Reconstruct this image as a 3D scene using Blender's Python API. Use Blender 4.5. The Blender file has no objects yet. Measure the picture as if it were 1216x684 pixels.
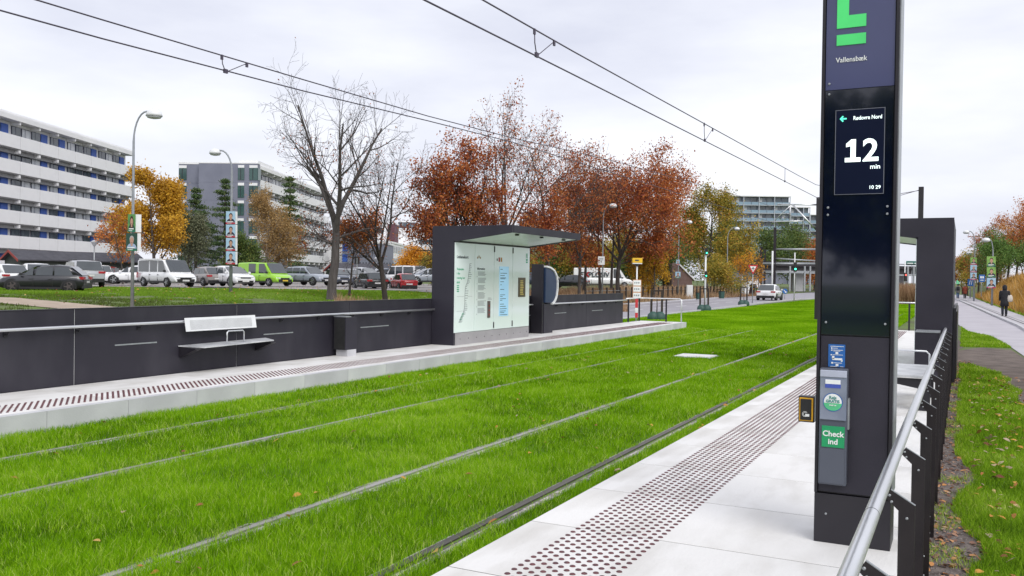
import bpy, math, random
import numpy as np
from mathutils import Vector, Matrix, Quaternion
R = math.radians
scene = bpy.context.scene
col = scene.collection

# ------------------------------------------------------------------ camera
W, H, FOC, ROLL = 1216, 684, 1050.0, R(0.8)
CAM = np.array([0, 0, 1.87])
YAW, PITCH = 0.47187256, 0.01188824
_c, _s = math.cos(YAW), math.sin(YAW)
_Z = np.array([[_c, -_s, 0], [_s, _c, 0], [0, 0, 1]])
VF = _Z @ np.array([0, math.cos(PITCH), -math.sin(PITCH)])
VU = _Z @ np.array([0, math.sin(PITCH), math.cos(PITCH)])
VR = _Z @ np.array([1.0, 0, 0])
_cr, _sr = math.cos(ROLL), math.sin(ROLL)
CR, CU = _cr * VR + _sr * VU, -_sr * VR + _cr * VU
cam_data = bpy.data.cameras.new('camera')
cam = bpy.data.objects.new('camera', cam_data)
col.objects.link(cam)
cam_data.sensor_width = 36.0
cam_data.lens = FOC / W * 36.0
cam_data.clip_start, cam_data.clip_end = 0.05, 6000
mw = Matrix.Identity(4)
for i in range(3):
    mw[i][0], mw[i][1], mw[i][2], mw[i][3] = CR[i], CU[i], -VF[i], CAM[i]
cam.matrix_world = mw
scene.camera = cam

# ------------------------------------------------------------------ world, sun, exposure
SUN_EL, SUN_AZ = R(42), R(125)
world = bpy.data.worlds.new('World')
scene.world = world
world.use_nodes = True
nt = world.node_tree
nt.nodes.clear()
out = nt.nodes.new('ShaderNodeOutputWorld')
sky = nt.nodes.new('ShaderNodeTexSky')
sky.sky_type = 'NISHITA'
sky.sun_disc = False
sky.sun_elevation = SUN_EL
sky.sun_rotation = SUN_AZ
sky.air_density, sky.dust_density = 1.0, 2.5
bg1 = nt.nodes.new('ShaderNodeBackground')
bg1.inputs['Strength'].default_value = 0.1
nt.links.new(sky.outputs[0], bg1.inputs['Color'])
tc = nt.nodes.new('ShaderNodeTexCoord')
mp = nt.nodes.new('ShaderNodeMapping')
mp.inputs['Scale'].default_value = (1.2, 1.2, 4.2)
nt.links.new(tc.outputs['Generated'], mp.inputs['Vector'])
nz = nt.nodes.new('ShaderNodeTexNoise')
nz.inputs['Scale'].default_value = 1.7
nz.inputs['Detail'].default_value = 6
nz.inputs['Roughness'].default_value = 0.52
nt.links.new(mp.outputs[0], nz.inputs['Vector'])
rp = nt.nodes.new('ShaderNodeValToRGB')
rp.color_ramp.elements[0].position = 0.30
rp.color_ramp.elements[0].color = (0.50, 0.515, 0.60, 1)
rp.color_ramp.elements[1].position = 0.60
rp.color_ramp.elements[1].color = (0.71, 0.72, 0.765, 1)
nt.links.new(nz.outputs[0], rp.inputs[0])
bg2 = nt.nodes.new('ShaderNodeBackground')
bg2.inputs['Strength'].default_value = 1.0
nt.links.new(rp.outputs[0], bg2.inputs['Color'])
mx = nt.nodes.new('ShaderNodeMixShader')
mx.inputs[0].default_value = 0.93
nt.links.new(bg1.outputs[0], mx.inputs[1])
nt.links.new(bg2.outputs[0], mx.inputs[2])
nt.links.new(mx.outputs[0], out.inputs['Surface'])
sun_d = bpy.data.lights.new('sun', 'SUN')
sun_d.energy = 1.35
sun_d.angle = R(40)
sun_d.color = (1.0, 0.97, 0.92)
sun = bpy.data.objects.new('sun', sun_d)
col.objects.link(sun)
# sun direction: azimuth measured clockwise from +Y like the sky texture
_sd = Vector((math.sin(SUN_AZ) * math.cos(SUN_EL), math.cos(SUN_AZ) * math.cos(SUN_EL), math.sin(SUN_EL)))
sun.rotation_euler = _sd.to_track_quat('Z', 'Y').to_euler()
sun.location = _sd * 50
vs = scene.view_settings
vs.view_transform = 'Standard'
vs.look = 'None'
vs.exposure = 0.60
vs.gamma = 1.0
vs.use_curve_mapping = False
scene.cycles.max_bounces = 6
scene.cycles.transparent_max_bounces = 12
try:
    scene.cycles.use_denoising = True
except Exception:
    pass

# ------------------------------------------------------------------ helpers
def ray(px, py):
    dx, dy = px - W / 2, H / 2 - py
    a, b = dx * _cr - dy * _sr, dx * _sr + dy * _cr
    return a * VR + b * VU + FOC * VF

def at(px, py, D):
    """World point seen at a photo pixel, D metres along the view axis."""
    return Vector(CAM + ray(px, py) * (D / FOC))

def aty(px, py, Y):
    d = ray(px, py)
    return Vector(CAM + d * (Y / d[1]))

def atz(px, py, z):
    d = ray(px, py)
    return Vector(CAM + d * ((z - CAM[2]) / d[2]))

def heading(right, toward):
    v = VR * right - VF * toward
    return math.atan2(v[1], v[0])

def smooth(a, b, x):
    t = min(1.0, max(0.0, (x - a) / (b - a)))
    return t * t * (3 - 2 * t)

def terrain(x, y):
    h = 0.8 * smooth(-22.6, -36, x) * smooth(-12, 4, y)
    h += 2.3 * smooth(2.9, 6.8, x + max(0.0, (y - 60)) * 0.020) * smooth(14, 40, y)
    return h

MATS = {}
def mat(name, c, rough=0.6, metal=0.0, c2=None, scale=4.0, bump=0.0, bscale=None, spec=0.5, emit=None, alpha=None,
        coat=0.0, detail=4, stretch=None, ramp=(0.35, 0.65)):
    """Principled material with object-space noise between c and c2, fine bump and roughness break-up."""
    if name in MATS:
        return MATS[name]
    m = bpy.data.materials.new(name)
    m.use_nodes = True
    n = m.node_tree
    p = n.nodes['Principled BSDF']
    p.inputs['Base Color'].default_value = (*c, 1)
    p.inputs['Roughness'].default_value = rough
    p.inputs['Metallic'].default_value = metal
    p.inputs['Specular IOR Level'].default_value = spec
    p.inputs['Coat Weight'].default_value = coat
    tcn = n.nodes.new('ShaderNodeTexCoord')
    vec = tcn.outputs['Object']
    if stretch:
        mpn = n.nodes.new('ShaderNodeMapping')
        mpn.inputs['Scale'].default_value = stretch
        n.links.new(vec, mpn.inputs['Vector'])
        vec = mpn.outputs[0]
    if c2 is None:
        c2 = tuple(min(1, v * 0.82) for v in c)
    nn = n.nodes.new('ShaderNodeTexNoise')
    nn.inputs['Scale'].default_value = scale
    nn.inputs['Detail'].default_value = detail
    n.links.new(vec, nn.inputs['Vector'])
    r = n.nodes.new('ShaderNodeValToRGB')
    r.color_ramp.elements[0].position, r.color_ramp.elements[1].position = ramp
    r.color_ramp.elements[0].color = (*c, 1)
    r.color_ramp.elements[1].color = (*c2, 1)
    n.links.new(nn.outputs[0], r.inputs[0])
    n.links.new(r.outputs[0], p.inputs['Base Color'])
    if bump:
        b = n.nodes.new('ShaderNodeBump')
        b.inputs['Strength'].default_value = bump
        b.inputs['Distance'].default_value = 0.01
        nb = n.nodes.new('ShaderNodeTexNoise')
        nb.inputs['Scale'].default_value = bscale or scale * 12
        nb.inputs['Detail'].default_value = 3
        n.links.new(vec, nb.inputs['Vector'])
        n.links.new(nb.outputs[0], b.inputs['Height'])
        n.links.new(b.outputs[0], p.inputs['Normal'])
    if emit:
        p.inputs['Emission Color'].default_value = (*emit[0], 1)
        p.inputs['Emission Strength'].default_value = emit[1]
    if alpha is not None:
        p.inputs['Alpha'].default_value = alpha
    MATS[name] = m
    return m

def tint_mat(name, cols, rough=0.6, trans=0.25, spec=0.3, objcol=False):
    """Foliage: colour ramp driven by a per-leaf random attribute, a little light passing through."""
    if name in MATS:
        return MATS[name]
    m = bpy.data.materials.new(name)
    m.use_nodes = True
    n = m.node_tree
    p = n.nodes['Principled BSDF']
    o = n.nodes['Material Output']
    a = n.nodes.new('ShaderNodeAttribute')
    a.attribute_name = 'tint'
    r = n.nodes.new('ShaderNodeValToRGB')
    els = r.color_ramp.elements
    while len(els) < len(cols):
        els.new(0.5)
    for i, cc in enumerate(cols):
        els[i].position = i / (len(cols) - 1)
        els[i].color = (*cc, 1)
    n.links.new(a.outputs['Fac'], r.inputs[0])
    n.links.new(r.outputs[0], p.inputs['Base Color'])
    p.inputs['Roughness'].default_value = rough
    p.inputs['Specular IOR Level'].default_value = spec
    if trans:
        t = n.nodes.new('ShaderNodeBsdfTranslucent')
        n.links.new(r.outputs[0], t.inputs[0])
        ms = n.nodes.new('ShaderNodeMixShader')
        ms.inputs[0].default_value = trans
        n.links.new(p.outputs[0], ms.inputs[1])
        n.links.new(t.outputs[0], ms.inputs[2])
        n.links.new(ms.outputs[0], o.inputs['Surface'])
    MATS[name] = m
    return m

class MB:
    def __init__(s):
        s.v, s.f, s.mi, s.sm = [], [], [], []
        s.cur, s.smooth = 0, False
    def add(s, vs, fs):
        o = len(s.v)
        s.v += [tuple(v) for v in vs]
        for f in fs:
            s.f.append([o + i for i in f])
            s.mi.append(s.cur)
            s.sm.append(s.smooth)
    def box(s, x0, x1, y0, y1, z0, z1):
        vs = [(x0, y0, z0), (x1, y0, z0), (x1, y1, z0), (x0, y1, z0), (x0, y0, z1), (x1, y0, z1), (x1, y1, z1), (x0, y1, z1)]
        s.add(vs, [(3, 2, 1, 0), (4, 5, 6, 7), (0, 1, 5, 4), (1, 2, 6, 5), (2, 3, 7, 6), (3, 0, 4, 7)])
        return s
    def hexa(s, b, t):
        s.add(list(b) + list(t), [(3, 2, 1, 0), (4, 5, 6, 7), (0, 1, 5, 4), (1, 2, 6, 5), (2, 3, 7, 6), (3, 0, 4, 7)])
        return s
    def prism(s, poly, axis, a, b):
        """polygon (2D) extruded along axis from a to b. axis 'y': poly is (x,z); 'x': (y,z); 'z': (x,y)."""
        def P(q, t):
            return {'y': (q[0], t, q[1]), 'x': (t, q[0], q[1]), 'z': (q[0], q[1], t)}[axis]
        n = len(poly)
        vs = [P(q, a) for q in poly] + [P(q, b) for q in poly]
        fs = [tuple(range(n)), tuple(range(2 * n - 1, n - 1, -1))]
        fs += [(i, i + n, (i + 1) % n + n, (i + 1) % n) for i in range(n)]
        s.add(vs, fs)
        return s
    def tube(s, pts, r, n=8, cap=True):
        pts = [Vector(p) for p in pts]
        rs = r if isinstance(r, (list, tuple)) else [r] * len(pts)
        rings = []
        o = len(s.v)
        up = None
        for i, p in enumerate(pts):
            d = (pts[min(i + 1, len(pts) - 1)] - pts[max(i - 1, 0)])
            if d.length < 1e-9:
                d = Vector((0, 0, 1))
            d.normalize()
            if up is None:
                up = Vector((0, 0, 1)) if abs(d.z) < 0.9 else Vector((1, 0, 0))
            a = d.cross(up).normalized()
            b = a.cross(d).normalized()
            up = b
            for k in range(n):
                t = 2 * math.pi * k / n
                s.v.append(tuple(p + (a * math.cos(t) + b * math.sin(t)) * rs[i]))
        for i in range(len(pts) - 1):
            for k in range(n):
                s.f.append([o + i * n + k, o + (i + 1) * n + k, o + (i + 1) * n + (k + 1) % n, o + i * n + (k + 1) % n])
                s.mi.append(s.cur)
                s.sm.append(True)
        if cap:
            s.f.append([o + k for k in range(n)]); s.mi.append(s.cur); s.sm.append(False)
            e = o + (len(pts) - 1) * n
            s.f.append([e + k for k in range(n - 1, -1, -1)]); s.mi.append(s.cur); s.sm.append(False)
        return s
    def loft(s, rings, close=True, cap=True):
        n = len(rings[0])
        o = len(s.v)
        for r_ in rings:
            s.v += [tuple(v) for v in r_]
        m = n if close else n - 1
        for i in range(len(rings) - 1):
            for k in range(m):
                s.f.append([o + i * n + k, o + i * n + (k + 1) % n, o + (i + 1) * n + (k + 1) % n, o + (i + 1) * n + k])
                s.mi.append(s.cur); s.sm.append(s.smooth)
        if cap:
            s.f.append([o + k for k in range(n - 1, -1, -1)]); s.mi.append(s.cur); s.sm.append(False)
            e = o + (len(rings) - 1) * n
            s.f.append([e + k for k in range(n)]); s.mi.append(s.cur); s.sm.append(False)
        return s
    def disc(s, c, r, axis, n=20, r2=None, flip=False):
        c = Vector(c)
        a, b = {'x': (Vector((0, 1, 0)), Vector((0, 0, 1))), 'y': (Vector((1, 0, 0)), Vector((0, 0, 1))), 'z': (Vector((1, 0, 0)), Vector((0, 1, 0)))}[axis]
        r2 = r2 or r
        s.add([c + a * math.cos(2 * math.pi * k / n) * r + b * math.sin(2 * math.pi * k / n) * r2 for k in range(n)], [tuple(range(n))])
        return s
    def mesh(s, name, *mats):
        me = bpy.data.meshes.new(name)
        me.from_pydata(s.v, [], s.f)
        for m in mats:
            me.materials.append(m)
        me.polygons.foreach_set('material_index', s.mi)
        me.polygons.foreach_set('use_smooth', s.sm)
        import bmesh
        bm = bmesh.new(); bm.from_mesh(me)
        bmesh.ops.recalc_face_normals(bm, faces=bm.faces)
        bm.to_mesh(me); bm.free()
        me.update()
        return me

def obj(name, data, parent=None, loc=None, rot=None, mat_=None, bevel=0, **props):
    if isinstance(data, MB):
        data = data.mesh(name, *(mat_ if isinstance(mat_, (list, tuple)) else [mat_]))
    o = bpy.data.objects.new(name, data)
    col.objects.link(o)
    if parent is not None:
        o.parent = parent
    if loc is not None:
        o.location = loc
    if rot is not None:
        o.rotation_euler = rot
    if bevel:
        b = o.modifiers.new('bevel', 'BEVEL')
        b.width = bevel; b.segments = 2; b.limit_method = 'ANGLE'; b.angle_limit = R(40)
    for k, v in props.items():
        o[k] = v
    return o

def tag(o, label, category, group=None, kind=None):
    o['label'] = label
    o['category'] = category
    if group: o['group'] = group
    if kind: o['kind'] = kind
    return o

def thing(name, label, category, loc=(0, 0, 0), rz=0.0, group=None):
    o = bpy.data.objects.new(name, None)
    o.empty_display_size = 0.2
    col.objects.link(o)
    o.location = loc
    o.rotation_euler = (0, 0, rz)
    return tag(o, label, category, group)

def copy_tree(o, parent=None):
    c = o.copy()
    col.objects.link(c)
    c.parent = parent
    for ch in list(o.children):
        copy_tree(ch, c)
    return c

FONT_BOLD = None
def text_mesh(txt, size, bold=0.0, extrude=0.001, align='LEFT', squeeze=1.0, spacing=1.0):
    cu = bpy.data.curves.new('lettering', 'FONT')
    cu.body = txt
    cu.size = size
    cu.offset = bold
    cu.extrude = extrude
    cu.align_x = align
    cu.space_character = spacing
    cu.resolution_u = 3
    t = bpy.data.objects.new('lettering', cu)
    col.objects.link(t)
    bpy.context.view_layer.update()
    dg = bpy.context.evaluated_depsgraph_get()
    me = bpy.data.meshes.new_from_object(t.evaluated_get(dg))
    bpy.data.objects.remove(t)
    if squeeze != 1.0:
        me.transform(Matrix.Diagonal((squeeze, 1, 1, 1)))
    return me

def lettering(txt, size, m, parent, loc, rot, **kw):
    me = text_mesh(txt, size, **kw)
    me.materials.clear()
    me.materials.append(m)
    return obj('lettering', me, parent, loc, rot)

FACE_S = (R(90), 0, 0)            # faces -Y
FACE_E = (R(90), 0, R(90))        # faces +X

# ------------------------------------------------------------------ common materials
M_conc = mat('concrete_light', (0.74, 0.73, 0.72), 0.75, c2=(0.66, 0.65, 0.64), scale=1.3, bump=0.25, bscale=60, detail=8)
M_conc2 = mat('concrete_face', (0.55, 0.55, 0.575), 0.8, c2=(0.47, 0.47, 0.495), scale=2.2, bump=0.25, bscale=50, detail=8)
M_dark = mat('dark_fibre_panel', (0.022, 0.020, 0.031), 0.55, c2=(0.031, 0.028, 0.041), scale=1.1, bump=0.08, bscale=160, detail=7, spec=.4)
M_darkm = mat('dark_painted_steel', (0.014, 0.012, 0.018), 0.45, c2=(0.020, 0.018, 0.024), scale=2.5, bump=0.05, bscale=200)
M_post = mat('dark_post_steel', (0.011, 0.008, 0.011), 0.38, c2=(0.026, 0.020, 0.022), scale=3, bump=0.05, bscale=180)
M_wall = mat('dark_wall_panel', (0.021, 0.019, 0.029), 0.55, c2=(0.043, 0.040, 0.052), scale=1.6, bump=0.08, bscale=160, detail=9, spec=.4, stretch=(1, 1, .45), ramp=(.45, .8))
M_steel = mat('brushed_steel', (0.78, 0.79, 0.81), 0.33, 0.85, c2=(0.66, 0.67, 0.69), scale=5, bump=0.04, bscale=90, stretch=(1, 0.15, 1))
M_galv = mat('galvanised_steel', (0.42, 0.44, 0.46), 0.45, 0.6, c2=(0.33, 0.35, 0.37), scale=9)
M_white = mat('white_paint', (0.78, 0.79, 0.80), 0.45, c2=(0.70, 0.71, 0.72), scale=3)
M_black = mat('black_rubber', (0.012, 0.012, 0.013), 0.7, c2=(0.02, 0.02, 0.02), scale=8)
M_stud = mat('stud_iron', (0.125, 0.032, 0.036), 0.6, c2=(0.07, 0.022, 0.028), scale=30)
M_asph = mat('asphalt', (0.20, 0.19, 0.205), 0.85, c2=(0.155, 0.148, 0.16), scale=0.6, bump=0.5, bscale=120, detail=9)
M_print = mat('print_grey', (0.25, 0.28, 0.30), 0.6)
M_print_d = mat('print_dark', (0.03, 0.045, 0.06), 0.6)
M_print_g = mat('print_green', (0.03, 0.42, 0.22), 0.6)
M_whitep = mat('print_white', (0.85, 0.87, 0.86), 0.5)
# ================================================================== near platform
ZP = 0.25
GAP = 0.011
Y0, Y1 = -2.12, 33.06
near = bpy.data.objects.new('platform', None); col.objects.link(near); near['kind'] = 'structure'
near['label'] = 'pale concrete tram platform in the foreground with a band of dark studs'
base = MB().box(-2.50, -0.31, Y0, Y1, 0.0, ZP - 0.09)
M_joint = mat('joint_sand', (.05, .048, .045), .95)
obj('platform_base', base, near, mat_=M_joint)
ys = [5.314 + 1.0675 * k for k in range(-7, 27)]
ys = [Y0] + [y for y in ys if Y0 + .3 < y < Y1 - .3] + [Y1]
random.seed(3)
slabm = {}
tones = [mat('slab_tone_%s' % n, tuple(v * k for v in (0.745, 0.735, 0.72)), 0.72, c2=tuple(v * k * 0.80 for v in (0.74, 0.72, 0.685)), scale=s, bump=0.3, bscale=45, detail=11, ramp=(0.42, 0.72), stretch=(1, .35, 1))
         for n, k, s in (('pale', 1.0, 3.1), ('cool', 0.97, 4.6), ('warm', 0.985, 2.4), ('worn', 0.95, 3.6))]
def slab_mesh(wd, ln, t=0.09, m=None):
    key = (round(wd, 2), round(ln, 2), m.name)
    if key not in slabm:
        c = 0.003
        b = MB()
        lo = [(0, 0, 0), (wd, 0, 0), (wd, ln, 0), (0, ln, 0)]
        hi = [(0, 0, t - c), (wd, 0, t - c), (wd, ln, t - c), (0, ln, t - c)]
        top = [(c, c, t), (wd - c, c, t), (wd - c, ln - c, t), (c, ln - c, t)]
        b.loft([lo, hi, top])
        slabm[key] = b.mesh('slab', m)
    return slabm[key]
for a, b in zip(ys[:-1], ys[1:]):
    for x0, x1 in ((-2.54, -0.30),):
        obj('slab', slab_mesh(x1 - x0, b - a - GAP, m=random.choice(tones)), near, (x0, a, ZP - 0.09))
# studs: pitch 62 mm, 10 rows, staggered
jf = MB()
for b in ys[1:-1]:
    jf.box(-2.535, -.305, b - GAP + .0005, b - .0005, ZP - .088, ZP - .0025)
obj('joint_filler', jf, near, mat_=M_joint, kind='stuff')
def stud_band(name, xs0, ya, yb, par, seg0):
    pitch = 0.0525; py_ = 0.0830
    vs, fs = [], []
    y = ya
    while y < yb:
        seg = seg0 if y < 10 else 6
        for i in range(11):
            x = xs0 + i * pitch
            y_ = y + (py_ / 2 if i % 2 else 0)
            r0, r1, hh = 0.0178, 0.0140, 0.005
            o = len(vs)
            for q, zz in ((r0, 0.0005), (r1, hh)):
                for j in range(seg):
                    t = 2 * math.pi * j / seg
                    vs.append((x + q * math.cos(t), y_ + q * math.sin(t), ZP + zz))
            fs.append([o + seg + j for j in range(seg)])
            for j in range(seg):
                fs.append([o + j, o + (j + 1) % seg, o + seg + (j + 1) % seg, o + seg + j])
        y += py_
    me = bpy.data.meshes.new(name); me.from_pydata(vs, [], fs); me.materials.append(M_stud)
    obj(name, me, par, kind='stuff')
stud_band('tactile_studs', -2.192, 2.545, 32.3, near, 10)

# ------------------------------------------------------------------ tram tracks
def rail_mesh(x, y0=-20, y1=400):
    b = MB()
    # grooved rail: head, groove, lip
    b.cur = 0
    prof = [(-0.055, -0.02), (-0.055, 0.016), (0.005, 0.016), (0.006, -0.014), (0.034, -0.014), (0.036, 0.013), (0.056, 0.013), (0.056, -0.02)]
    b.prism([(x + p, z) for p, z in prof], 'y', y0, y1)
    b.cur = 1
    b.box(x - 0.078, x - 0.057, y0, y1, -0.02, 0.010)
    b.box(x + 0.058, x + (0.115 if x > -3.5 else 0.085), y0, y1, -0.02, 0.012)
    return b
M_rail = mat('rail_steel', (0.42, 0.40, 0.39), 0.5, 0.4, c2=(0.28, 0.26, 0.25), scale=1.2, stretch=(1, .3, 1), bump=.1)
M_rail_d = mat('rail_steel_dark', (0.07, 0.06, 0.06), 0.5, 0.5, c2=(0.14, 0.12, 0.11), scale=1.5, stretch=(1, .3, 1), bump=.1)
M_railedge = mat('rail_joint_filler', (0.42, 0.40, 0.38), 0.85, c2=(0.20, 0.18, 0.16), scale=2.5, bump=.6, bscale=30)
for nm, xs in (('near', (-3.17, -4.605)), ('far', (-6.99, -8.39))):
    t = bpy.data.objects.new('tram_track', None); col.objects.link(t); t['kind'] = 'structure'
    t['label'] = 'grooved tram rails sunk in grass, track %s' % ('beside the near platform' if nm == 'near' else 'beside the far platform')
    for x in xs:
        obj('rail', rail_mesh(x), t, mat_=[M_rail_d if x > -3.5 else M_rail, M_railedge])
rg_ = random.Random(12)
for x, w0, nm in ((-3.17, .035, 'near'), (-4.605, .05, 'middle'), (-6.99, .035, 'middle'), (-8.39, .03, 'far')):
    hb = MB(); y = 1.0; P_ = []
    while y < 34:
        P_.append((y, w0 * rg_.uniform(.3, 1.6), w0 * rg_.uniform(.2, 1.1))); y += rg_.uniform(.05, .22)
    for (ya, a1, a2), (yb, b1, b2) in zip(P_[:-1], P_[1:]):
        z_ = rg_.uniform(.012, .020)
        hb.add([(x + .06, ya, z_), (x + .075 + a1, ya, z_ - .01), (x + .075 + b1, yb, z_ - .01), (x + .06, yb, z_)], [(0, 1, 2, 3)])
        if x < -4:
            hb.add([(x - .06, ya, z_), (x - .07 - a2, ya, z_ - .01), (x - .07 - b2, yb, z_ - .01), (x - .06, yb, z_)], [(0, 1, 2, 3)])
    obj('mortar_edge', hb, mat_=mat('mortar', (.50, .47, .44), .95, c2=(.22, .20, .18), scale=14, bump=.8, bscale=50, ramp=(.4, .6)), kind='structure')
RAILS = (-3.17, -4.605, -6.99, -8.39)
dr = thing('drain_cover', 'pale concrete cover lying flush in the grass between the two tracks', 'drain cover', (-5.75, 21.1, 0))
obj('cover', MB().box(-.42, .42, -.42, .42, -.02, 0.045), dr, mat_=M_conc)
obj('frame', MB().box(-.47, .47, -.47, .47, -.03, 0.025), dr, mat_=M_conc2)

# ================================================================== pylon
px0, px1, py0 = -0.806, -0.366, 5.775
M_gloss = mat('black_glass', (0.004, 0.006, 0.020), 0.06, c2=(0.002, 0.004, 0.014), scale=1, spec=0.8, coat=0.4)
M_gloss_up = mat('dark_blue_glass', (0.060, 0.068, 0.165), 0.16, c2=(0.052, 0.058, 0.145), scale=1, spec=0.7)
py = thing('departure_pylon', 'tall black pylon with a screen reading 12 min and a green letter shaped sign', 'pylon', (px0, py0, ZP))
w = px1 - px0
TOP = 3.95
obj('plinth', MB().box(0.0, w, 0.0, 0.30, 0, 0.305), py, mat_=M_darkm, bevel=0.002)
obj('body', MB().box(0.005, w - 0.005, 0.018, 0.295, 0.31, TOP), py, mat_=M_darkm)
obj('lower_panel', MB().box(0.022, w - 0.024, 0.002, 0.017, 0.32, 1.335 - ZP + .20), py, mat_=M_dark, bevel=0.0015)
obj('glass_panel', MB().box(0.022, w - 0.024, 0.000, 0.017, 1.545 - ZP, 3.052 - ZP), py, mat_=M_gloss, bevel=0.001)
obj('upper_panel', MB().box(0.022, w - 0.024, 0.000, 0.017, 3.056 - ZP, TOP), py, mat_=M_gloss_up, bevel=0.001)
for s in (0, 1):
    x = 0.0 if s == 0 else w - 0.018
    obj('side_trim', MB().box(x, x + 0.018, -0.012, 0.30, 0.31, TOP), py, mat_=M_darkm)
obj('side_edge', MB().box(w + 0.0005, w + 0.006, 0.02, 0.28, 0.33, TOP), py, mat_=M_galv)
def scr(px, pz, m=py, parent=None, b=True, r=0.0075):
    s = MB(); s.smooth = True
    rr = [[(px + r * q * math.cos(2 * math.pi * k / 10), y, pz + r * q * math.sin(2 * math.pi * k / 10)) for k in range(10)] for q, y in ((1, 0), (1, -0.003), (0.7, -0.0055))]
    s.loft(rr)
    return obj('screw', s, py, mat_=M_galv)
for q in ((0.045, 3.095 - ZP), (0.045, 3.03 - ZP), (0.05, 2.33 - ZP), (0.05, 2.285 - ZP), (0.05, 1.62 - ZP), (w - .05, 1.62 - ZP), (w - .05, 2.33 - ZP), (w - .05, 2.285 - ZP), (0.07, 0.18), (w - 0.09, 0.17)):
    scr(*q)
# screen
M_scr = mat('screen_navy', (0.004, 0.006, 0.016), 0.3, spec=0.15, emit=((0.001, 0.002, 0.008), 1.0))
M_lit = mat('screen_white', (0.7, 0.8, 0.8), 0.4, emit=((0.85, 1.0, 0.98), 0.85))
M_litg = mat('screen_green', (0.1, 0.7, 0.5), 0.4, emit=((0.10, 0.85, 0.55), 0.7))
sx0, sx1, sz0, sz1 = 0.088, 0.366, 2.410 - ZP, 2.925 - ZP
scn = obj('screen', MB().box(sx0, sx1, -0.004, -0.001, sz0, sz1), py, mat_=M_scr)
M_frame = mat('screen_edge', (0.25, 0.26, 0.30), 0.3, 0.5)
fr = MB()
fr.box(sx0 - .003, sx0 + .001, -.0055, -.001, sz0 - .003, sz1 + .003).box(sx1 - .001, sx1 + .003, -.0055, -.001, sz0 - .003, sz1 + .003)
fr.box(sx0 + .001, sx1 - .001, -.0055, -.001, sz0 - .003, sz0 + .0005).box(sx0 + .001, sx1 - .001, -.0055, -.001, sz1 - .0005, sz1 + .003)
obj('screen_frame', fr, py, mat_=M_frame)
YS = -0.0055
lettering('2', 0.190, M_lit, scn, (sx0 + 0.155, YS, sz0 + 0.200), FACE_S, bold=0.0038, squeeze=1.0)
one = MB()
ox, oz = sx0 + 0.056, sz0 + 0.196
one.prism([(ox, oz), (ox + .090, oz), (ox + .090, oz + .026), (ox + .062, oz + .026), (ox + .062, oz + .138), (ox + .036, oz + .138), (ox + .006, oz + .112), (ox + .006, oz + .092), (ox + .032, oz + .098), (ox + .032, oz + .026), (ox, oz + .026)], 'y', -0.0065, -0.0045)
obj('lettering', one, scn, mat_=M_lit)
lettering('min', 0.040, M_lit, scn, (sx0 + 0.200, YS, sz0 + 0.150), FACE_S, bold=0.0003)
lettering('Rødovre Nord', 0.034, M_lit, scn, (sx0 + 0.100, YS, sz0 + 0.452), FACE_S, bold=0.0002, squeeze=0.80)
lettering('10 29', 0.030, M_lit, scn, (sx0 + 0.195, YS, sz0 + 0.028), FACE_S, bold=0.0002)
ar = MB()
cx, cz = sx0 + 0.022, sz0 + 0.463
ar.prism([(cx, cz), (cx + .017, cz + .019), (cx + .024, cz + .013), (cx + .015, cz + .0045), (cx + .040, cz + .0045), (cx + .040, cz - .0045), (cx + .015, cz - .0045), (cx + .024, cz - .013), (cx + .017, cz - .019)], 'y', -0.007, -0.005)
obj('arrow', ar, scn, mat_=M_litg)
# logo: green block letter
M_logo = mat('logo_green', (0.07, 0.60, 0.16), 0.45, emit=((0.08, 0.75, 0.20), 0.18))
lg = MB()
lx = -0.722 - px0
L0 = 3.43 - ZP
lg.prism([(lx, L0), (lx + .168, L0 - .006 + .006), (lx + .168, L0 + .075), (lx + .068, L0 + .075), (lx + .068, L0 + .24), (lx + .168, L0 + .24), (lx + .168, L0 + .315), (lx, L0 + .315)], 'y', -0.006, -0.001)
lg.box(lx, lx + .168, -0.006, -0.001, L0 - .105, L0 - .040)
obj('logo', lg, py, mat_=M_logo)
lettering('Vallensbæk', 0.043, M_whitep, py, (lx - 0.003, -0.003, 3.222 - ZP), FACE_S, bold=0.0004, squeeze=0.93, spacing=1.0)
# lower side: info sticker, ticket box, check-in
M_blue = mat('sticker_blue', (0.02, 0.13, 0.42), 0.45)
ibx0, ibz0, ibz1 = 0.068, 1.345 - ZP, 1.485 - ZP
ib = obj('instruction_sticker', MB().box(ibx0, ibx0 + .098, -0.002, 0.0015, ibz0, ibz1), py, mat_=M_blue)
pm = MB()
for (a, b, c, d) in ((.012, .09, .126, .129), (.016, .024, .112, .120), (.028, .055, .115, .118), (.016, .024, .100, .107), (.028, .085, .103, .106), (.028, .07, .097, .099), (.042, .058, .080, .093), (.014, .022, .071, .078), (.026, .085, .074, .0765), (.022, .036, .050, .068), (.024, .082, .043, .055), (.074, .084, .035, .045), (.018, .03, .020, .030), (.033, .08, .024, .027), (.044, .06, .006, .019), (.012, .05, .002, .004), (.07, .09, .002, .004)):
    pm.box(ibx0 + a, ibx0 + b, -0.0035, -0.002, ibz0 + c, ibz0 + d)
obj('pictogram', pm, ib, mat_=M_whitep)
M_box = mat('ticket_box_grey', (0.075, 0.085, 0.115), 0.38, c2=(0.10, 0.11, 0.14), scale=2)
bx0, bx1, bz0, bz1 = 0.028, 0.190, 0.625 - ZP, 1.345 - ZP - .005
bxo = obj('card_reader_box', MB().box(bx0, bx1, -0.060, 0.002, bz0, bz1), py, mat_=M_box, bevel=0.006)
obj('lower_plate', MB().box(bx0 + .008, bx1 - .010, -0.064, -0.0605, bz0 + .01, bz0 + .225), bxo, mat_=M_box, bevel=0.001)
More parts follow.
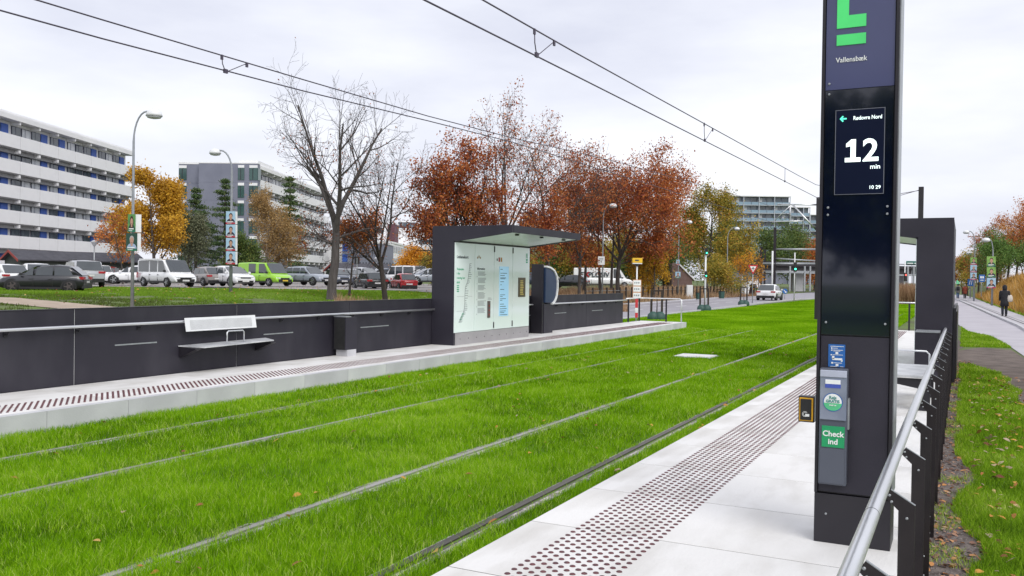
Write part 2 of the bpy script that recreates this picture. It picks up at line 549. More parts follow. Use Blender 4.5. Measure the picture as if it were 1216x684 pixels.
M_clear = mat('clear_plastic', (0.16, 0.19, 0.26), 0.12, c2=(0.26, 0.29, 0.37), scale=5, spec=.8)
obj('clear_cover', MB().box(bx0 + .004, bx1 - .004, -0.072, -0.0605, bz0 + .40, bz1 - .012), bxo, mat_=M_clear, bevel=0.004)
M_pbox = mat('pale_plastic', (0.45, 0.48, 0.58), 0.3)
obj('cover_lip', MB().box(bx0 + .004, bx1 - .004, -0.078, -0.0605, bz1 - .052, bz1 - .010), bxo, mat_=M_pbox, bevel=0.004)
M_lbl = mat('label_blue', (0.06, 0.10, 0.45), 0.5)
lb = obj('label', MB().box(bx0 + .034, bx0 + .124, -0.0735, -0.072, bz1 - .118, bz1 - .066), bxo, mat_=M_lbl)
obj('label_top', MB().box(bx0 + .035, bx0 + .123, -0.0745, -0.0735, bz1 - .094, bz1 - .067), bxo, mat_=M_whitep)
stc = MB()
scx, scz = bx0 + .080, bz1 - .205
stc.disc((scx, -0.0735, scz), .057, 'y', 32)
obj('sticker_ring', stc, bxo, mat_=M_blue)
stc = MB(); stc.disc((scx, -0.0745, scz), .052, 'y', 32)
obj('sticker_disc', stc, bxo, mat_=M_whitep)
stg = MB()
n = 16
stg.add([(scx + .052 * math.cos(math.pi + math.pi * k / n + (0.08 if k == 0 else 0)), -0.0752, scz - .006 + .046 * math.sin(math.pi + math.pi * k / n)) for k in range(n + 1)], [tuple(range(n + 1))])
obj('sticker_lower_half', stg, bxo, mat_=mat('sticker_green', (0.10, 0.55, 0.25), .5))
M_teal = mat('ink_teal', (0.05, 0.28, 0.25), .5)
lettering('Rejs', 0.026, M_teal, bxo, (scx, -0.0758, scz + .020), FACE_S, align='CENTER', bold=0.0005)
lettering('GRATIS', 0.024, M_teal, bxo, (scx, -0.0758, scz - .002), FACE_S, align='CENTER', bold=0.0006)
lettering('med os', 0.014, M_whitep, bxo, (scx, -0.0762, scz - .022), FACE_S, align='CENTER', bold=0.0004)
M_chk = mat('check_green', (0.012, 0.36, 0.13), 0.4)
ck = obj('check_in_sign', MB().box(bx0 + .018, bx1 - .012, -0.066, -0.0605, bz0 + .232, bz0 + .362), bxo, mat_=M_chk, bevel=0.001)
lettering('Check', 0.047, M_whitep, ck, (bx0 + .084, -0.0675, bz0 + .300), FACE_S, align='CENTER', bold=0.0011)
lettering('ind', 0.047, M_whitep, ck, (bx0 + .084, -0.0675, bz0 + .252), FACE_S, align='CENTER', bold=0.0011)
# tap reader on the side
M_yel = mat('reader_yellow', (0.80, 0.42, 0.01), 0.4)
tx0, tx1, tz0, tz1 = -0.103, -0.008, 0.990 - ZP, 1.152 - ZP
rd = obj('tap_reader', MB().box(tx0, tx1, -0.012, 0.05, tz0, tz1), py, mat_=M_darkm, bevel=0.004)
obj('reader_rim', MB().box(tx0 + .006, tx1 - .006, -0.018, -0.0125, tz0 + .008, tz1 - .008), rd, mat_=M_yel, bevel=0.003)
obj('reader_face', MB().box(tx0 + .013, tx1 - .016, -0.024, -0.0182, tz0 + .015, tz1 - .016), rd, mat_=M_black, bevel=0.002)
sy = MB()
cx, cz = tx0 + .042, tz0 + .052
for rr in (.016, .010):
    pts = [(cx + rr * math.cos(t), -0.026, cz + rr * math.sin(t)) for t in [R(40 + 20 * k) for k in range(15)]]
    sy.tube(pts, .0014, 5)
sy.box(cx + .002, cx + .026, -0.0265, -0.0245, cz - .014, cz + .002)
obj('contactless_symbol', sy, rd, mat_=M_whitep)
obj('reader_bracket', MB().box(tx1 + .001, 0.006, -0.006, 0.03, tz0 + .01, tz1 + .012), rd, mat_=M_galv)
obj('reader_bracket', MB().box(bx1 + .001, bx1 + .010, -0.045, 0.0015, tz0 - .02, tz0 + .17), rd, mat_=M_galv)

# ================================================================== handrail fence on the near platform
hr = thing('handrail_fence', 'long round steel handrail on dark flat posts along the near platform edge', 'handrail', (-0.275, 0, 0))
HY0, HY1 = 0.8, 19.9
r_ = MB(); r_.tube([(0, y, 1.045) for y in np.linspace(HY0, HY1, 12)], 0.0265, 20)
obj('handrail', r_, hr, mat_=M_steel)
for y in (3.37, 9.7, 16.1):
    sl = MB(); sl.tube([(0, y, 1.045), (0, y + .004, 1.045)], 0.0270, 20)
    obj('rail_joint', sl, hr, mat_=M_black)
T = 0.012
prof = [(0.012, 0.985), (0.030, 1.012), (0.115, 0.953), (0.115, -0.03), (0.055, -0.03), (0.055, 0.925), (0.000 + 0.005, 0.962)]
prof = [(0.000, 0.978), (0.022, 1.010), (0.115, 0.955), (0.115, -0.05), (0.052, -0.05), (0.052, 0.928)]
pm_ = MB(); pm_.prism(prof, 'y', 0, T)
post_me = pm_.mesh('post', M_post)
cap = MB(); cap.prism([(0.022, 1.0105), (0.0235, 1.013), (0.1165, 0.9575), (0.115, 0.955)], 'y', -0.001, T + .001)
cap_me = cap.mesh('post_edge', M_galv)
arm = MB(); arm.tube([(0.0, 0.006, 1.020), (0.012, 0.006, 0.985)], 0.007, 8)
arm_me = arm.mesh('bracket', M_galv)
bolt = MB()
bolt.loft([[(.006 * q * math.cos(2 * math.pi * k / 8), yy, .006 * q * math.sin(2 * math.pi * k / 8)) for k in range(8)] for q, yy in ((1, 0), (.9, -.004), (.5, -.006))])
bolt_me = bolt.mesh('bolt', M_galv)
BOLTS = ((0.018, .988), (0.026, .962), (0.085, 0.90), (0.085, 0.16), (0.085, 0.04))
for k in range(-1, 17):
    y = 2.92 + 1.06 * k
    p = obj('post', post_me, hr, (0, y, 0))
    obj('post_edge', cap_me, p); obj('bracket', arm_me, p); [obj('bolt', bolt_me, p, (bx, 0, bz)) for bx, bz in BOLTS]

# ================================================================== far platform
far = bpy.data.objects.new('platform', None); col.objects.link(far); far['kind'] = 'structure'
far['label'] = 'raised pale concrete tram platform across the tracks with block edge'
FX0, FX1, FY0, FY1 = -11.25, -9.42, -1.0, 33.2
obj('platform_base', MB().box(FX0, FX1 - .13, FY0, FY1 - .13, 0, ZP - .09), far, mat_=M_conc2)
kb_l = 1.125
jy = [6.665 + kb_l * k for k in range(-7, 24)]
jy = [y for y in jy if y < FY1 - .4] + [FY1]
for a, b in zip(jy[:-1], jy[1:]):
    mm = random.choice((M_conc2, mat('kerb_tone_pale', (0.62, 0.625, 0.635), .8, c2=(0.54, 0.545, 0.56), scale=1.8, bump=.25, bscale=50), mat('kerb_tone_dull', (0.55, 0.555, 0.57), .8, c2=(0.48, 0.485, 0.50), scale=2.8, bump=.25, bscale=50)))
    kb = MB(); kb.box(0, 0.12, 0, b - a - .006, 0, ZP)
    obj('kerb_block', kb, far, (FX1 - .12, a, 0), mat_=mm)
    obj('slab', slab_mesh(.62, b - a - GAP, .09, random.choice(tones)), far, (FX1 - .124 - .62, a, ZP - .09))
    obj('slab', slab_mesh(1.08, b - a - GAP, .09, random.choice(tones)), far, (FX1 - .748 - 1.08, a, ZP - .09))
stud_band('tactile_studs', -10.21, 4.2, 32.3, far, 7)

# wall behind the far platform
XW = -11.27
WT = 1.33
def wall(name, label, y0, y1, joints, slots, brackets):
    t = thing(name, label, 'wall', (XW, 0, 0))
    ed = [y0] + joints + [y1]
    for a, b in zip(ed[:-1], ed[1:]):
        obj('wall_panel', MB().box(-.10, 0, a + .007, b - .007, 0.0, WT), t, mat_=M_wall, bevel=.002)
        obj('parapet_panel', MB().box(-.11, 0.006, a + .006, b - .006, WT + .0, WT + .012), t, mat_=M_darkm)
    obj('joint_backing', MB().box(-.095, -.012, y0 + .01, y1 - .01, 0.0, WT - .004), t, mat_=M_white)
    tb = MB(); tb.tube([(.085, y, 1.085) for y in np.linspace(y0 + .02, y1 + .12, 8)], .0225, 12)
    obj('handrail', tb, t, mat_=M_steel)
    for y in brackets:
        b = MB(); b.tube([(.085, y, 1.06), (.05, y, 1.02), (0, y, 1.02)], .011, 8); b.box(0, .02, y - .03, y + .03, .99, 1.05)
        obj('bracket', b, t, mat_=M_darkm)
    for a, b in slots:
        obj('light_strip', MB().box(0, .006, a, b, .765, .785), t, mat_=M_galv)
    return t
wall('platform_wall', 'long dark panelled wall with a steel handrail behind the far platform bench', -1.0, 18.0, [-1.0 + .01, 2.05, 5.22, 8.39, 11.555, 14.72][1:],
     [(3.0, 3.8), (6.0, 6.8), (9.06, 9.83), (12.21, 13.0), (15.1, 16.12)], [1.0 + 1.06 * k for k in range(16)])
wall('platform_wall', 'shorter dark panelled wall beyond the glass shelter with a steel handrail', 22.3, 31.2, [24.3, 27.6], [(22.9, 23.3), (25.0, 25.9), (28.1, 29.1)], [23 + 1.06 * k for k in range(8)])

# bench-table with lamp box above, mounted on the wall
bt = thing('wall_bench', 'wall mounted perch bench with a small steel arm hoop', 'bench', (XW, 0, 0))
M_seat = mat('bench_top_grey', (0.62, 0.63, 0.65), 0.4, c2=(.42, .43, .45), scale=4)
seat = MB(); seat.prism([(10.3, .66), (12.95, .66), (12.95, .70), (10.3, .70)], 'x', 0.33, .40)
seat = MB(); seat.hexa([(0.012, 10.25, .680), (.42, 10.42, .664), (.42, 12.02, .690), (0.012, 12.25, .700)], [(0.012, 10.25, .697), (.42, 10.42, .682), (.42, 12.02, .708), (0.012, 12.25, .717)])
obj('seat', seat, bt, mat_=M_seat)
for y in (10.27, 12.0):
    s_ = MB(); s_.prism([(0.01, .50), (0.01, .678), (.38, .660), (.36, .64)], 'y', y, y + .12)
    obj('bracket', s_, bt, mat_=M_darkm)
hp = MB(); hp.tube([(.32, 11.0, .68), (.32, 11.0, .88), (.32, 11.03, .905), (.32, 11.36, .905), (.32, 11.39, .88), (.32, 11.39, .68)], .012, 8)
obj('arm_hoop', hp, bt, mat_=M_steel)
lp = thing('perforated_panel', 'pale grey perforated steel back panel hooked over the wall handrail', 'panel', (XW, 0, 0))
lpb = MB(); lpb.hexa([(.155, 10.27, .93), (.165, 10.27, .925), (.165, 11.86, .925), (.155, 11.86, .93)], [(.115, 10.27, 1.14), (.125, 10.27, 1.145), (.125, 11.86, 1.145), (.115, 11.86, 1.14)])
obj('panel', lpb, lp, mat_=mat('panel_grey', (0.80, 0.81, 0.83), .4, 0, c2=(.74, .75, .77), scale=4), bevel=.002)
ms = MB()
nY, nZ = 60, 9
for i in range(nY):
    for j in range(nZ):
        y = 10.37 + 1.39 * i / nY; z = .955 + .155 * j / nZ
        xx = .168 - (z - .925) * .183
        ms.add([(xx, y, z), (xx, y + .013, z), (xx - .002, y + .013, z + .010), (xx - .002, y, z + .010)], [(0, 1, 2, 3)])
obj('perforation', ms, lp, mat_=mat('perforation_grey', (.42, .43, .45), .6), kind='stuff')
# litter bin
lbx = thing('litter_bin', 'slim dark litter bin on a pale foot against the far wall', 'litter bin', (-11.06, 14.36, ZP))
obj('body', MB().box(-.15, .15, -.22, .14, .13, .78), lbx, mat_=M_dark, bevel=.004)
obj('inset_door', MB().box(-.13, .13, -.225, -.2205, .14, .76), lbx, mat_=M_black)
obj('top_lid', MB().box(-.152, .152, -.225, -.05, .781, .80), lbx, mat_=M_galv)
obj('foot', MB().box(-.12, .155, -.17, .12, 0, .13), lbx, mat_=M_conc2)
# ================================================================== shelters
M_glassw = mat('milky_glass', (0.84, 0.94, 0.93), 0.08, c2=(0.81, 0.91, 0.90), scale=.6, spec=.6, coat=.6)  # pale mint-white glass in one near-even base colour
M_soffit = mat('pale_soffit', (0.84, 0.88, 0.88), .25, c2=(.80, .85, .85), scale=1, spec=.6)
def shelter(label, loc, mirror, graphics):
    """local: x outwards over the platform (0 = wall side), y along the platform, z from platform top"""
    t = thing('shelter', label, 'shelter', loc)
    sx = -1 if mirror else 1
    L = 4.02
    def B(x0, x1, y0, y1, z0, z1, m=None):
        m = m or MB()
        m.box(min(sx * x0, sx * x1), max(sx * x0, sx * x1), y0, y1, z0, z1)
        return m
    lx = 0.62
    # portal frame: leg + sloping beam, one outline
    for yy in (0.0, L - .10):
        pr = [(0, 0), (lx - .008, 0), (lx - .008, 2.44), (lx + .15, 2.465), (2.13, 2.645), (2.13, 2.815), (0, 2.815)]
        pm = MB(); pm.prism([(sx * a, b) for a, b in pr], 'y', yy, yy + (.075 if yy == 0 else .10))
        obj('portal_frame', pm, t, mat_=M_dark, bevel=.002)
    obj('roof_edge', B(2.07, 2.135, .078, L - .102, 2.646, 2.814), t, mat_=M_dark)
    obj('roof', B(.03, 2.068, .078, L - .102, 2.79, 2.812), t, mat_=M_darkm)
    # back wall, outer side
    obj('back_wall', B(0, .10, .078, L - .102, 0, 2.788), t, mat_=M_dark)
    so = MB()
    n = 4
    for i in range(n):
        a, b = .08 + (L - .18) * i / n + .004, .08 + (L - .18) * (i + 1) / n - .004
        so_ = MB()
        z0, z1 = 2.470, 2.650
        so_.hexa([(sx * (lx + .02), a, z0), (sx * 2.065, a, z1), (sx * 2.065, b, z1), (sx * (lx + .02), b, z0)],
                 [(sx * (lx + .02), a, z0 + .02), (sx * 2.065, a, z1 + .02), (sx * 2.065, b, z1 + .02), (sx * (lx + .02), b, z0 + .02)])
        obj('soffit_panel', so_, t, mat_=M_soffit)
    for k in range(3):
        sp = MB(); sp.tube([(sx * 1.95, .6 + 1.35 * k, 2.632), (sx * 1.95, .6 + 1.35 * k, 2.60)], .05, 12)
        obj('spotlight', sp, t, mat_=M_black)
    # glass panels facing the track side
    obj('core', B(.102, lx - .03, .078, L - .01, .30, 2.43), t, mat_=M_dark)
    obj('skirt', B(.102, lx, .078, L + .01, 0, .285), t, mat_=mat('skirt_grey', (.40, .385, .40), .5, .2, c2=(.36, .345, .36), scale=3), bevel=.002)
    for k in range(10):
        s = MB(); yy = .3 + .4 * k; s.loft([[(sx * xx, yy + .012 * q * math.cos(2 * math.pi * j / 8), .14 + .012 * q * math.sin(2 * math.pi * j / 8)) for j in range(8)] for q, xx in ((1, lx), (1, lx + .004), (.6, lx + .007))])
        obj('screw', s, t, mat_=M_darkm)
    ed = [0.005, .97, 1.97, 3.01, L + .01]
    for k in range(4):
        gp = obj('glass_panel', B(lx - .02, lx, ed[k] + .006, ed[k + 1] - .006, .295, 2.43), t, mat_=M_glassw, bevel=.001)
        if k in (1, 2):
            for zz in (.33, 2.26):
                obj('hinge', B(lx + .0005, lx + .012, ed[k + 1] - .02, ed[k + 1] + .02, zz, zz + .15), gp, mat_=M_darkm)
    obj('top_rail', B(lx - .03, lx + .010, 0.0, L + .01, 2.432, 2.462), t, mat_=M_darkm)
    if graphics:
        X = lx + .0015
        def P(y0, y1, z0, z1, m=None, dx=.001):
            return (m or MB()).box(X, X + dx, y0, y1, z0, z1)
        Zo = -ZP
        # panel 1: title and line map
        lettering('Letbanekort', .10, M_print_d, t, (X, .10, 2.06), FACE_E, bold=.002, squeeze=1.1)
        m = MB()
        path = [(.72, 1.94), (.70, 1.80), (.66, 1.65), (.62, 1.5), (.52, 1.38), (.50, 1.2), (.50, 1.0), (.48, .85), (.42, .74), (.30, .62), (.22, .54)]
        for a, b in zip(path[:-1], path[1:]):
            m.hexa([(X, a[0] - .008, a[1]), (X + .001, a[0] - .008, a[1]), (X + .001, a[0] + .008, a[1]), (X, a[0] + .008, a[1])],
                   [(X, b[0] - .008, b[1]), (X + .001, b[0] - .008, b[1]), (X + .001, b[0] + .008, b[1]), (X, b[0] + .008, b[1])])
        rnd = random.Random(4)
        for k in range(34):
            u = k / 33 * (len(path) - 1); i = min(int(u), len(path) - 2); f = u - i
            yy = path[i][0] * (1 - f) + path[i + 1][0] * f; zz = path[i][1] * (1 - f) + path[i + 1][1] * f
            P(yy + .01, yy + .06 + .10 * rnd.random(), zz - .006, zz + .006, m)
        P(.12, .46, 1.148, 1.153, m); P(.62, .85, 1.148, 1.153, m); P(.12, .46, .80, .805, m)
        obj('line_map', m, t, mat_=M_print)
        m = MB()
        for k in range(5):
            P(.26 + .03 * k, .38 + .025 * k, .60 + .035 * k, .615 + .035 * k, m)
        obj('line_map_start', m, t, mat_=M_print_g)
        for k, s in enumerate(('Rejseplan', 'i din', 'retning her', 'altid')):
            lettering(s, .075, M_print_g, t, (X, .11, 1.78 - .105 * k), FACE_E, bold=.001, squeeze=1.15)
        m = MB()
        for k in range(4):
            P(.12, .22, 1.26 + .045 * k, 1.285 + .045 * k, m)
        obj('map_key', m, t, mat_=M_print_g)
        # panel 2: notices
        m = MB()
        for k in range(3):
            P(1.08 + .07 * k, 1.12 + .07 * k, 2.07 + (.02 if k == 1 else 0), 2.12 + (.03 if k == 1 else 0), m)
        obj('pictogram', m, t, mat_=mat('print_ochre', (.42, .22, .06), .5))
        lettering('Information', .085, M_print_d, t, (X, 1.08, 1.80), FACE_E, bold=.0008)
        m = MB()
        z = 1.74
        for blk, ln in enumerate((4, 5, 5, 6, 5, 5)):
            for k in range(ln):
                P(1.13, 1.42 + .14 * rnd.random(), z, z + .011, m); z -= .027
            z -= .045
            P(1.08, 1.10, z + .035, z + .055, m)
        obj('notice_text', m, t, mat_=M_print)
        ic = obj('intercom', MB().box(X, X + .02, 1.63, 1.76, .60, 1.02), t, mat_=mat('intercom_steel', (.16, .12, .12), .4, .4), bevel=.003)
        m = MB()
        for k in range(3):
            m.box(X + .0201, X + .023, 1.67, 1.72, .66 + .11 * k, .70 + .11 * k)
        obj('button', m, ic, mat_=mat('button_red', (.35, .04, .04), .4))
        m = MB()
        P(1.65, 1.80, 1.09, 1.10, m); P(1.65, 1.86, 1.06, 1.07, m)
        obj('notice_text', m, t, mat_=M_print)
        # panel 3: timetable screen and pictograms
        m = MB(); P(2.10, 2.15, 2.04, 2.10, m); obj('pictogram', m, t, mat_=M_print_d)
        m = MB(); P(2.20, 2.28, 2.02, 2.13, m); obj('pictogram', m, t, mat_=mat('print_red', (.45, .05, .04), .5))
        m = MB(); P(2.32, 2.40, 2.02, 2.13, m); obj('pictogram', m, t, mat_=mat('print_orange', (.60, .28, .04), .5))
        tsr = obj('timetable_screen', MB().box(X, X + .012, 2.26, 2.76, .62, 1.90), t, mat_=mat('timetable_blue', (.30, .55, .75), .25, c2=(.38, .62, .80), scale=1, emit=((.30, .52, .70), .25)))
        m = MB()
        X2 = X + .0125
        for z, ln in ((1.82, .10), (1.82, .0), (1.72, .35), (1.66, .22), (1.60, .30), (1.575, .25), (1.5, .18), (1.42, .06), (1.3, .2), (1.16, .25), (1.12, .12), (1.06, .3), (1.02, .1), (.92, .2), (.86, .3), (.80, .35), (.74, .3), (.70, .22), (.645, .4)):
            m.box(X2, X2 + .001, 2.29, 2.31 + ln, z, z + .014)
        obj('timetable_text', m, tsr, mat_=M_print_d)
        # panel 4
        vb = obj('ticket_display', MB().box(X, X + .015, 3.34, 3.76, 1.10, 1.62), t, mat_=mat('display_bronze', (.10, .075, .04), .35), bevel=.003)
        m = MB()
        for k in range(9):
            m.box(X + .0155, X + .017, 3.44, 3.60 + .05 * rnd.random(), 1.16 + .045 * k, 1.185 + .045 * k)
        obj('display_text', m, vb, mat_=mat('display_yellow', (.65, .50, .12), .4))
        m = MB()
        P(3.80, 3.90, 2.02, 2.06, m); P(3.80, 3.90, 2.08, 2.13, m); P(3.80, 3.83, 2.15, 2.28, m); P(3.86, 3.89, 2.15, 2.28, m)
        obj('logo', m, t, mat_=M_print_g)
    return t
shelter('dark framed tram shelter with pale milky glass wall and maps on the far platform', (-11.262, 17.87, ZP), False, True)
shelter('dark portal shaped tram shelter on the near platform behind the pylon', (-0.165, 17.87, ZP), True, False)
# folded screen behind the near shelter leg
fs_ = thing('louvre_screen', 'narrow dark louvred screen just behind the near shelter', 'screen', (-0.155, 18.2, 0))
obj('frame', MB().box(0, .045, 0, 5.2, 0.05, 1.42), fs_, mat_=M_darkm)
for k in range(6):
    obj('louvre', MB().box(.046, .065, .1 + .85 * k, .85 + .85 * k, .1, 1.36), fs_, mat_=M_post)

# ticket machine beside the far shelter
tm = thing('ticket_machine', 'rounded navy ticket machine with a white rim behind a dark slab beside the shelter', 'ticket machine', (-11.02, 23.35, ZP))
obj('back_slab', MB().box(-.22, .14, -.09, 0, 0, 2.02), tm, mat_=M_darkm, bevel=.003)
obj('pedestal', MB().box(-.16, .16, .002, .62, 0, .86), tm, mat_=M_dark, bevel=.004)
prof = [(0.01, .90), (.45, .88), (.62, .95), (.74, 1.08), (.80, 1.3), (.80, 1.5), (.72, 1.68), (.55, 1.82), (.3, 1.9), (.01, 1.93)]
M_navy = mat('machine_navy', (0.018, 0.035, 0.085), .35, c2=(.022, .042, .10), scale=3)
b = MB(); b.prism([(a, z) for a, z in prof], 'x', -.20, .20); obj('housing', b, tm, mat_=M_navy, bevel=.02)
rim = MB()
for q0, q1 in zip(prof[1:-1], prof[2:]):
    d = Vector((0, q1[0] - q0[0], q1[1] - q0[1])); nrm = Vector((0, d.z, -d.y)).normalized() * .05
    rim.hexa([(-.235, q0[0], q0[1]), (.235, q0[0], q0[1]), (.235, q0[0] + nrm.y, q0[1] + nrm.z), (-.235, q0[0] + nrm.y, q0[1] + nrm.z)],
             [(-.235, q1[0], q1[1]), (.235, q1[0], q1[1]), (.235, q1[0] + nrm.y, q1[1] + nrm.z), (-.235, q1[0] + nrm.y, q1[1] + nrm.z)])
obj('white_rim', rim, tm, mat_=M_white)
obj('touch_screen', MB().box(-.16, .16, .852, .86, 1.12, 1.62), tm, mat_=M_gloss)

# end railings
def end_rail(label, pts, posts):
    t = thing('end_railing', label, 'railing', (0, 0, 0))
    b = MB(); b.tube(pts, .024, 10); obj('rail', b, t, mat_=M_steel)
    for p in posts:
        b = MB(); b.box(p[0] - .03, p[0] + .03, p[1] - .012, p[1] + .012, ZP, p[2] - .02); obj('post', b, t, mat_=M_darkm)
end_rail('bent steel railing closing the far end of the far platform', [(-11.2, 31.3, 1.14), (-11.2, 32.85, 1.14), (-11.05, 32.95, 1.14), (-9.62, 32.95, 1.14), (-9.55, 32.95, 1.10), (-9.55, 32.95, ZP)],
         [(-11.2, 31.6, 1.14), (-11.2, 32.85, 1.14), (-10.15, 32.95, 1.14)])
end_rail('straight steel railing closing the far end of the near platform', [(-2.4, 32.95, ZP), (-2.4, 32.95, 1.15), (-2.3, 32.95, 1.2), (-.35, 32.95, 1.2)], [(-1.62, 32.95, 1.2), (-.5, 32.95, 1.2)])
# near bench (seen between pylon and shelter)
nb = thing('platform_bench', 'dark bench with steel arm hoop beside the near shelter leg', 'bench', (-0.33, 12.3, ZP))
obj('seat', MB().box(-.62, 0, 0, 1.7, .42, .45), nb, mat_=M_seat, bevel=.004)
for y in (0.05, 1.55):
    b = MB(); b.prism([(-.6, .40), (-.02, .40), (-.02, 0), (-.16, 0), (-.16, .28), (-.6, .36)], 'y', y, y + .08); obj('leg', b, nb, mat_=M_darkm)
hp = MB(); hp.tube([(-.55, .9, .45), (-.55, .9, .66), (-.5, .9, .70), (-.10, .9, .70), (-.06, .9, .66), (-.06, .9, .45)], .012, 8)
obj('arm_hoop', hp, nb, mat_=M_steel)
lb2 = thing('litter_bin', 'slim dark litter bin beside the near shelter leg', 'litter bin', (-0.50, 16.9, ZP))
obj('body', MB().box(-.22, .16, -.3, .3, .0, .78), lb2, mat_=M_dark, bevel=.004)
obj('top_lid', MB().box(-.22, .16, -.31, .3, .781, .80), lb2, mat_=M_galv)

# ================================================================== overhead line
M_wire = mat('wire_copper_dark', (0.09, 0.075, 0.11), .5, .3)
def wirep(pts, name, par, r):
    b = MB(); b.tube(pts, r, 6); return obj(name, b, par, mat_=M_wire)
def overhead(label, X, c_pts, m_pts, drops):
    t = thing('overhead_line', label, 'overhead wire', (0, 0, 0), group='overhead wires above the tram tracks')
    f = lambda P, y: np.interp(y, [p[0] for p in P], [p[1] for p in P])
    YS_ = list(np.linspace(-12, 60, 25))
    wirep([(X, y, f(c_pts, y)) for y in YS_], 'contact_wire', t, .008)
    wirep([(X, y, f(m_pts, y)) for y in YS_], 'messenger_wire', t, .0078)
    for y, v in drops:
        a, b = f(c_pts, y), f(m_pts, y)
        q = MB()
        if v:
            q.tube([(X, y, a), (X, y - .05, (a + b) / 2 + .0), (X, y - .06, b)], .006, 5)
            q.tube([(X, y, a), (X, y + v, b)], .005, 5)
            q.box(X - .012, X + .012, y - .028, y + .028, a - .012, a + .035)
            q.box(X - .009, X + .009, y - .075, y - .045, b - .045, b + .012)
            q.box(X - .009, X + .009, y + v - .016, y + v + .016, b - .045, b + .012)
        else:
            q.tube([(X, y, a), (X, y, b)], .006, 5)
            q.box(X - .015, X + .015, y - .02, y + .02, a - .02, a + .02)
        obj('dropper', q, t, mat_=M_wire)
    return t
overhead('pair of dark overhead wires above the near track, upper right of the photo', -3.88, [(-12, 3.95), (6, 4.08), (8.1, 4.11), (26.7, 4.34), (37.8, 4.42), (60, 4.5)],
         [(-12, 4.30), (6.9, 4.345), (8.2, 4.36), (26.7, 4.68), (37.8, 5.4), (60, 5.0)], [(8.08, .42), (14.6, .5), (22.0, 0), (30, 0)])
overhead('pair of dark overhead wires above the far track, passing the bare tree', -7.68, [(-12, 4.1), (4.95, 4.18), (7.7, 4.21), (14.35, 4.44), (37.8, 4.5), (60, 4.5)],
         [(-12, 4.3), (5.35, 4.375), (7.6, 4.385), (13.4, 4.45), (20, 4.75), (37.8, 5.2), (60, 5.0)], [(7.65, .34), (20, 0), (28, 0)])
M_mast = mat('mast_dark', (0.022, 0.018, 0.024), .5, c2=(.03, .026, .03), scale=3)
def mast(label, x, y, h, arms=True, wdt=.24):
    t = thing('catenary_mast', label, 'mast', (x, y, 0))
    b = MB(); b.box(-wdt / 2, wdt / 2, -.03 - wdt / 2, -wdt / 2, 0, h); b.box(-wdt / 2, wdt / 2, wdt / 2, wdt / 2 + .03, 0, h); b.box(-.02, .02, -wdt / 2, wdt / 2, 0, h)
    obj('mast_pole', b, t, mat_=M_mast)
    if arms:
        for s in ((-1, 1) if arms == 2 else (-1,)):
            a = MB()
            a.tube([(s * .12, 0, h - .35), (s * 1.95, 0, h - .28)], .035, 8)
            a.tube([(s * .12, 0, h - 1.55), (s * 1.25, 0, h - .30)], .040, 8)
            a.tube([(s * 2.2, 0, h - 1.12), (s * .75, 0, h - 1.12)], .030, 8)
            a.tube([(s * 1.35, 0, h - .30), (s * 1.35, 0, h - 1.12)], .02, 8)
            a.tube([(s * 1.30, 0, h - .32), (s * 2.05, 0, h - 1.05)], .02, 8)
            obj('cantilever_arm', a, t, mat_=M_steel)
    return t
mast('dark catenary mast between the tracks just left of the pylon with pale cantilever arms', atz(970.5, 381, 0).x, atz(970.5, 381, 0).y, 5.9, 2)
p_ = aty(1094, 222, 46)
mm_ = mast('lone dark mast rising above the near shelter', p_.x, 46, p_.z, 0, .22)
q = MB()
h_ = p_.z
q.tube([(0, 0, h_ - .15), (-1.6, -1.5, h_ - .55), (-3.9, -3, h_ - 1.2)], .014, 5); q.tube([(0, 0, h_ - .12), (-1.5, -1.5, h_ - .7), (-3.9, -3, h_ - 2.0)], .014, 5); q.tube([(-.9, -.6, h_ - .42), (-2.2, -1.0, 4.0)], .008, 5)
obj('stay_wire', q, mm_, mat_=M_wire)
for k, (px, py, D) in enumerate(((920.5, 270, 122), (904, 293, 119), (908.5, 296, 135))):
    p = at(px, py, D)
    mast(('tall dark mast right of the white car, before the bridge', 'thick shorter dark mast above the white car roof', 'thinner dark mast beside the shorter mast near the bridge')[k], p.x, p.y, p.z, 0, (.32, .30, .24)[k])
gp = thing('crossbeam', 'pale horizontal overhead crossbeams spanning between dark masts before the bridge', 'crossbeam', (0, 0, 0))
for (pa, pb, r) in (((921, 296), (975, 296), .12), ((905, 313), (975, 313), .14), ((905, 322), (975, 322.5), .07), ((921, 307), (972, 310), .10)):
    b = MB(); b.tube([at(*pa, 122), at(*pb, 122)], r, 8); obj('beam', b, gp, mat_=M_galv)
# ================================================================== ground
def noise2(x, y, s=1.0, seed=0):
    """cheap smooth value noise on arrays"""
    x = np.asarray(x) * s + seed * 17.3; y = np.asarray(y) * s + seed * 9.1
    xi, yi = np.floor(x), np.floor(y); fx, fy = x - xi, y - yi
    fx = fx * fx * (3 - 2 * fx); fy = fy * fy * (3 - 2 * fy)
    def h(a, b):
        v = np.sin(a * 127.1 + b * 311.7 + seed * 1.7) * 43758.5453
        return v - np.floor(v)
    return (h(xi, yi) * (1 - fx) + h(xi + 1, yi) * fx) * (1 - fy) + (h(xi, yi + 1) * (1 - fx) + h(xi + 1, yi + 1) * fx) * fy
xs = np.concatenate([[-3000, -1200, -500, -250, -160, -120], np.arange(-100, -20, 2.0), [-20, -12, -9, -6, -3, 0, 1.5, 3], np.arange(3.5, 14, .5), [15, 18, 25, 40, 80, 200, 600, 3000]])
ys_ = np.concatenate([[-600, -200, -80, -40, -20, -12], np.arange(-10, 60, 2.5), np.arange(60, 200, 8), [220, 260, 340, 500, 900, 1600, 3500]])
vs = []
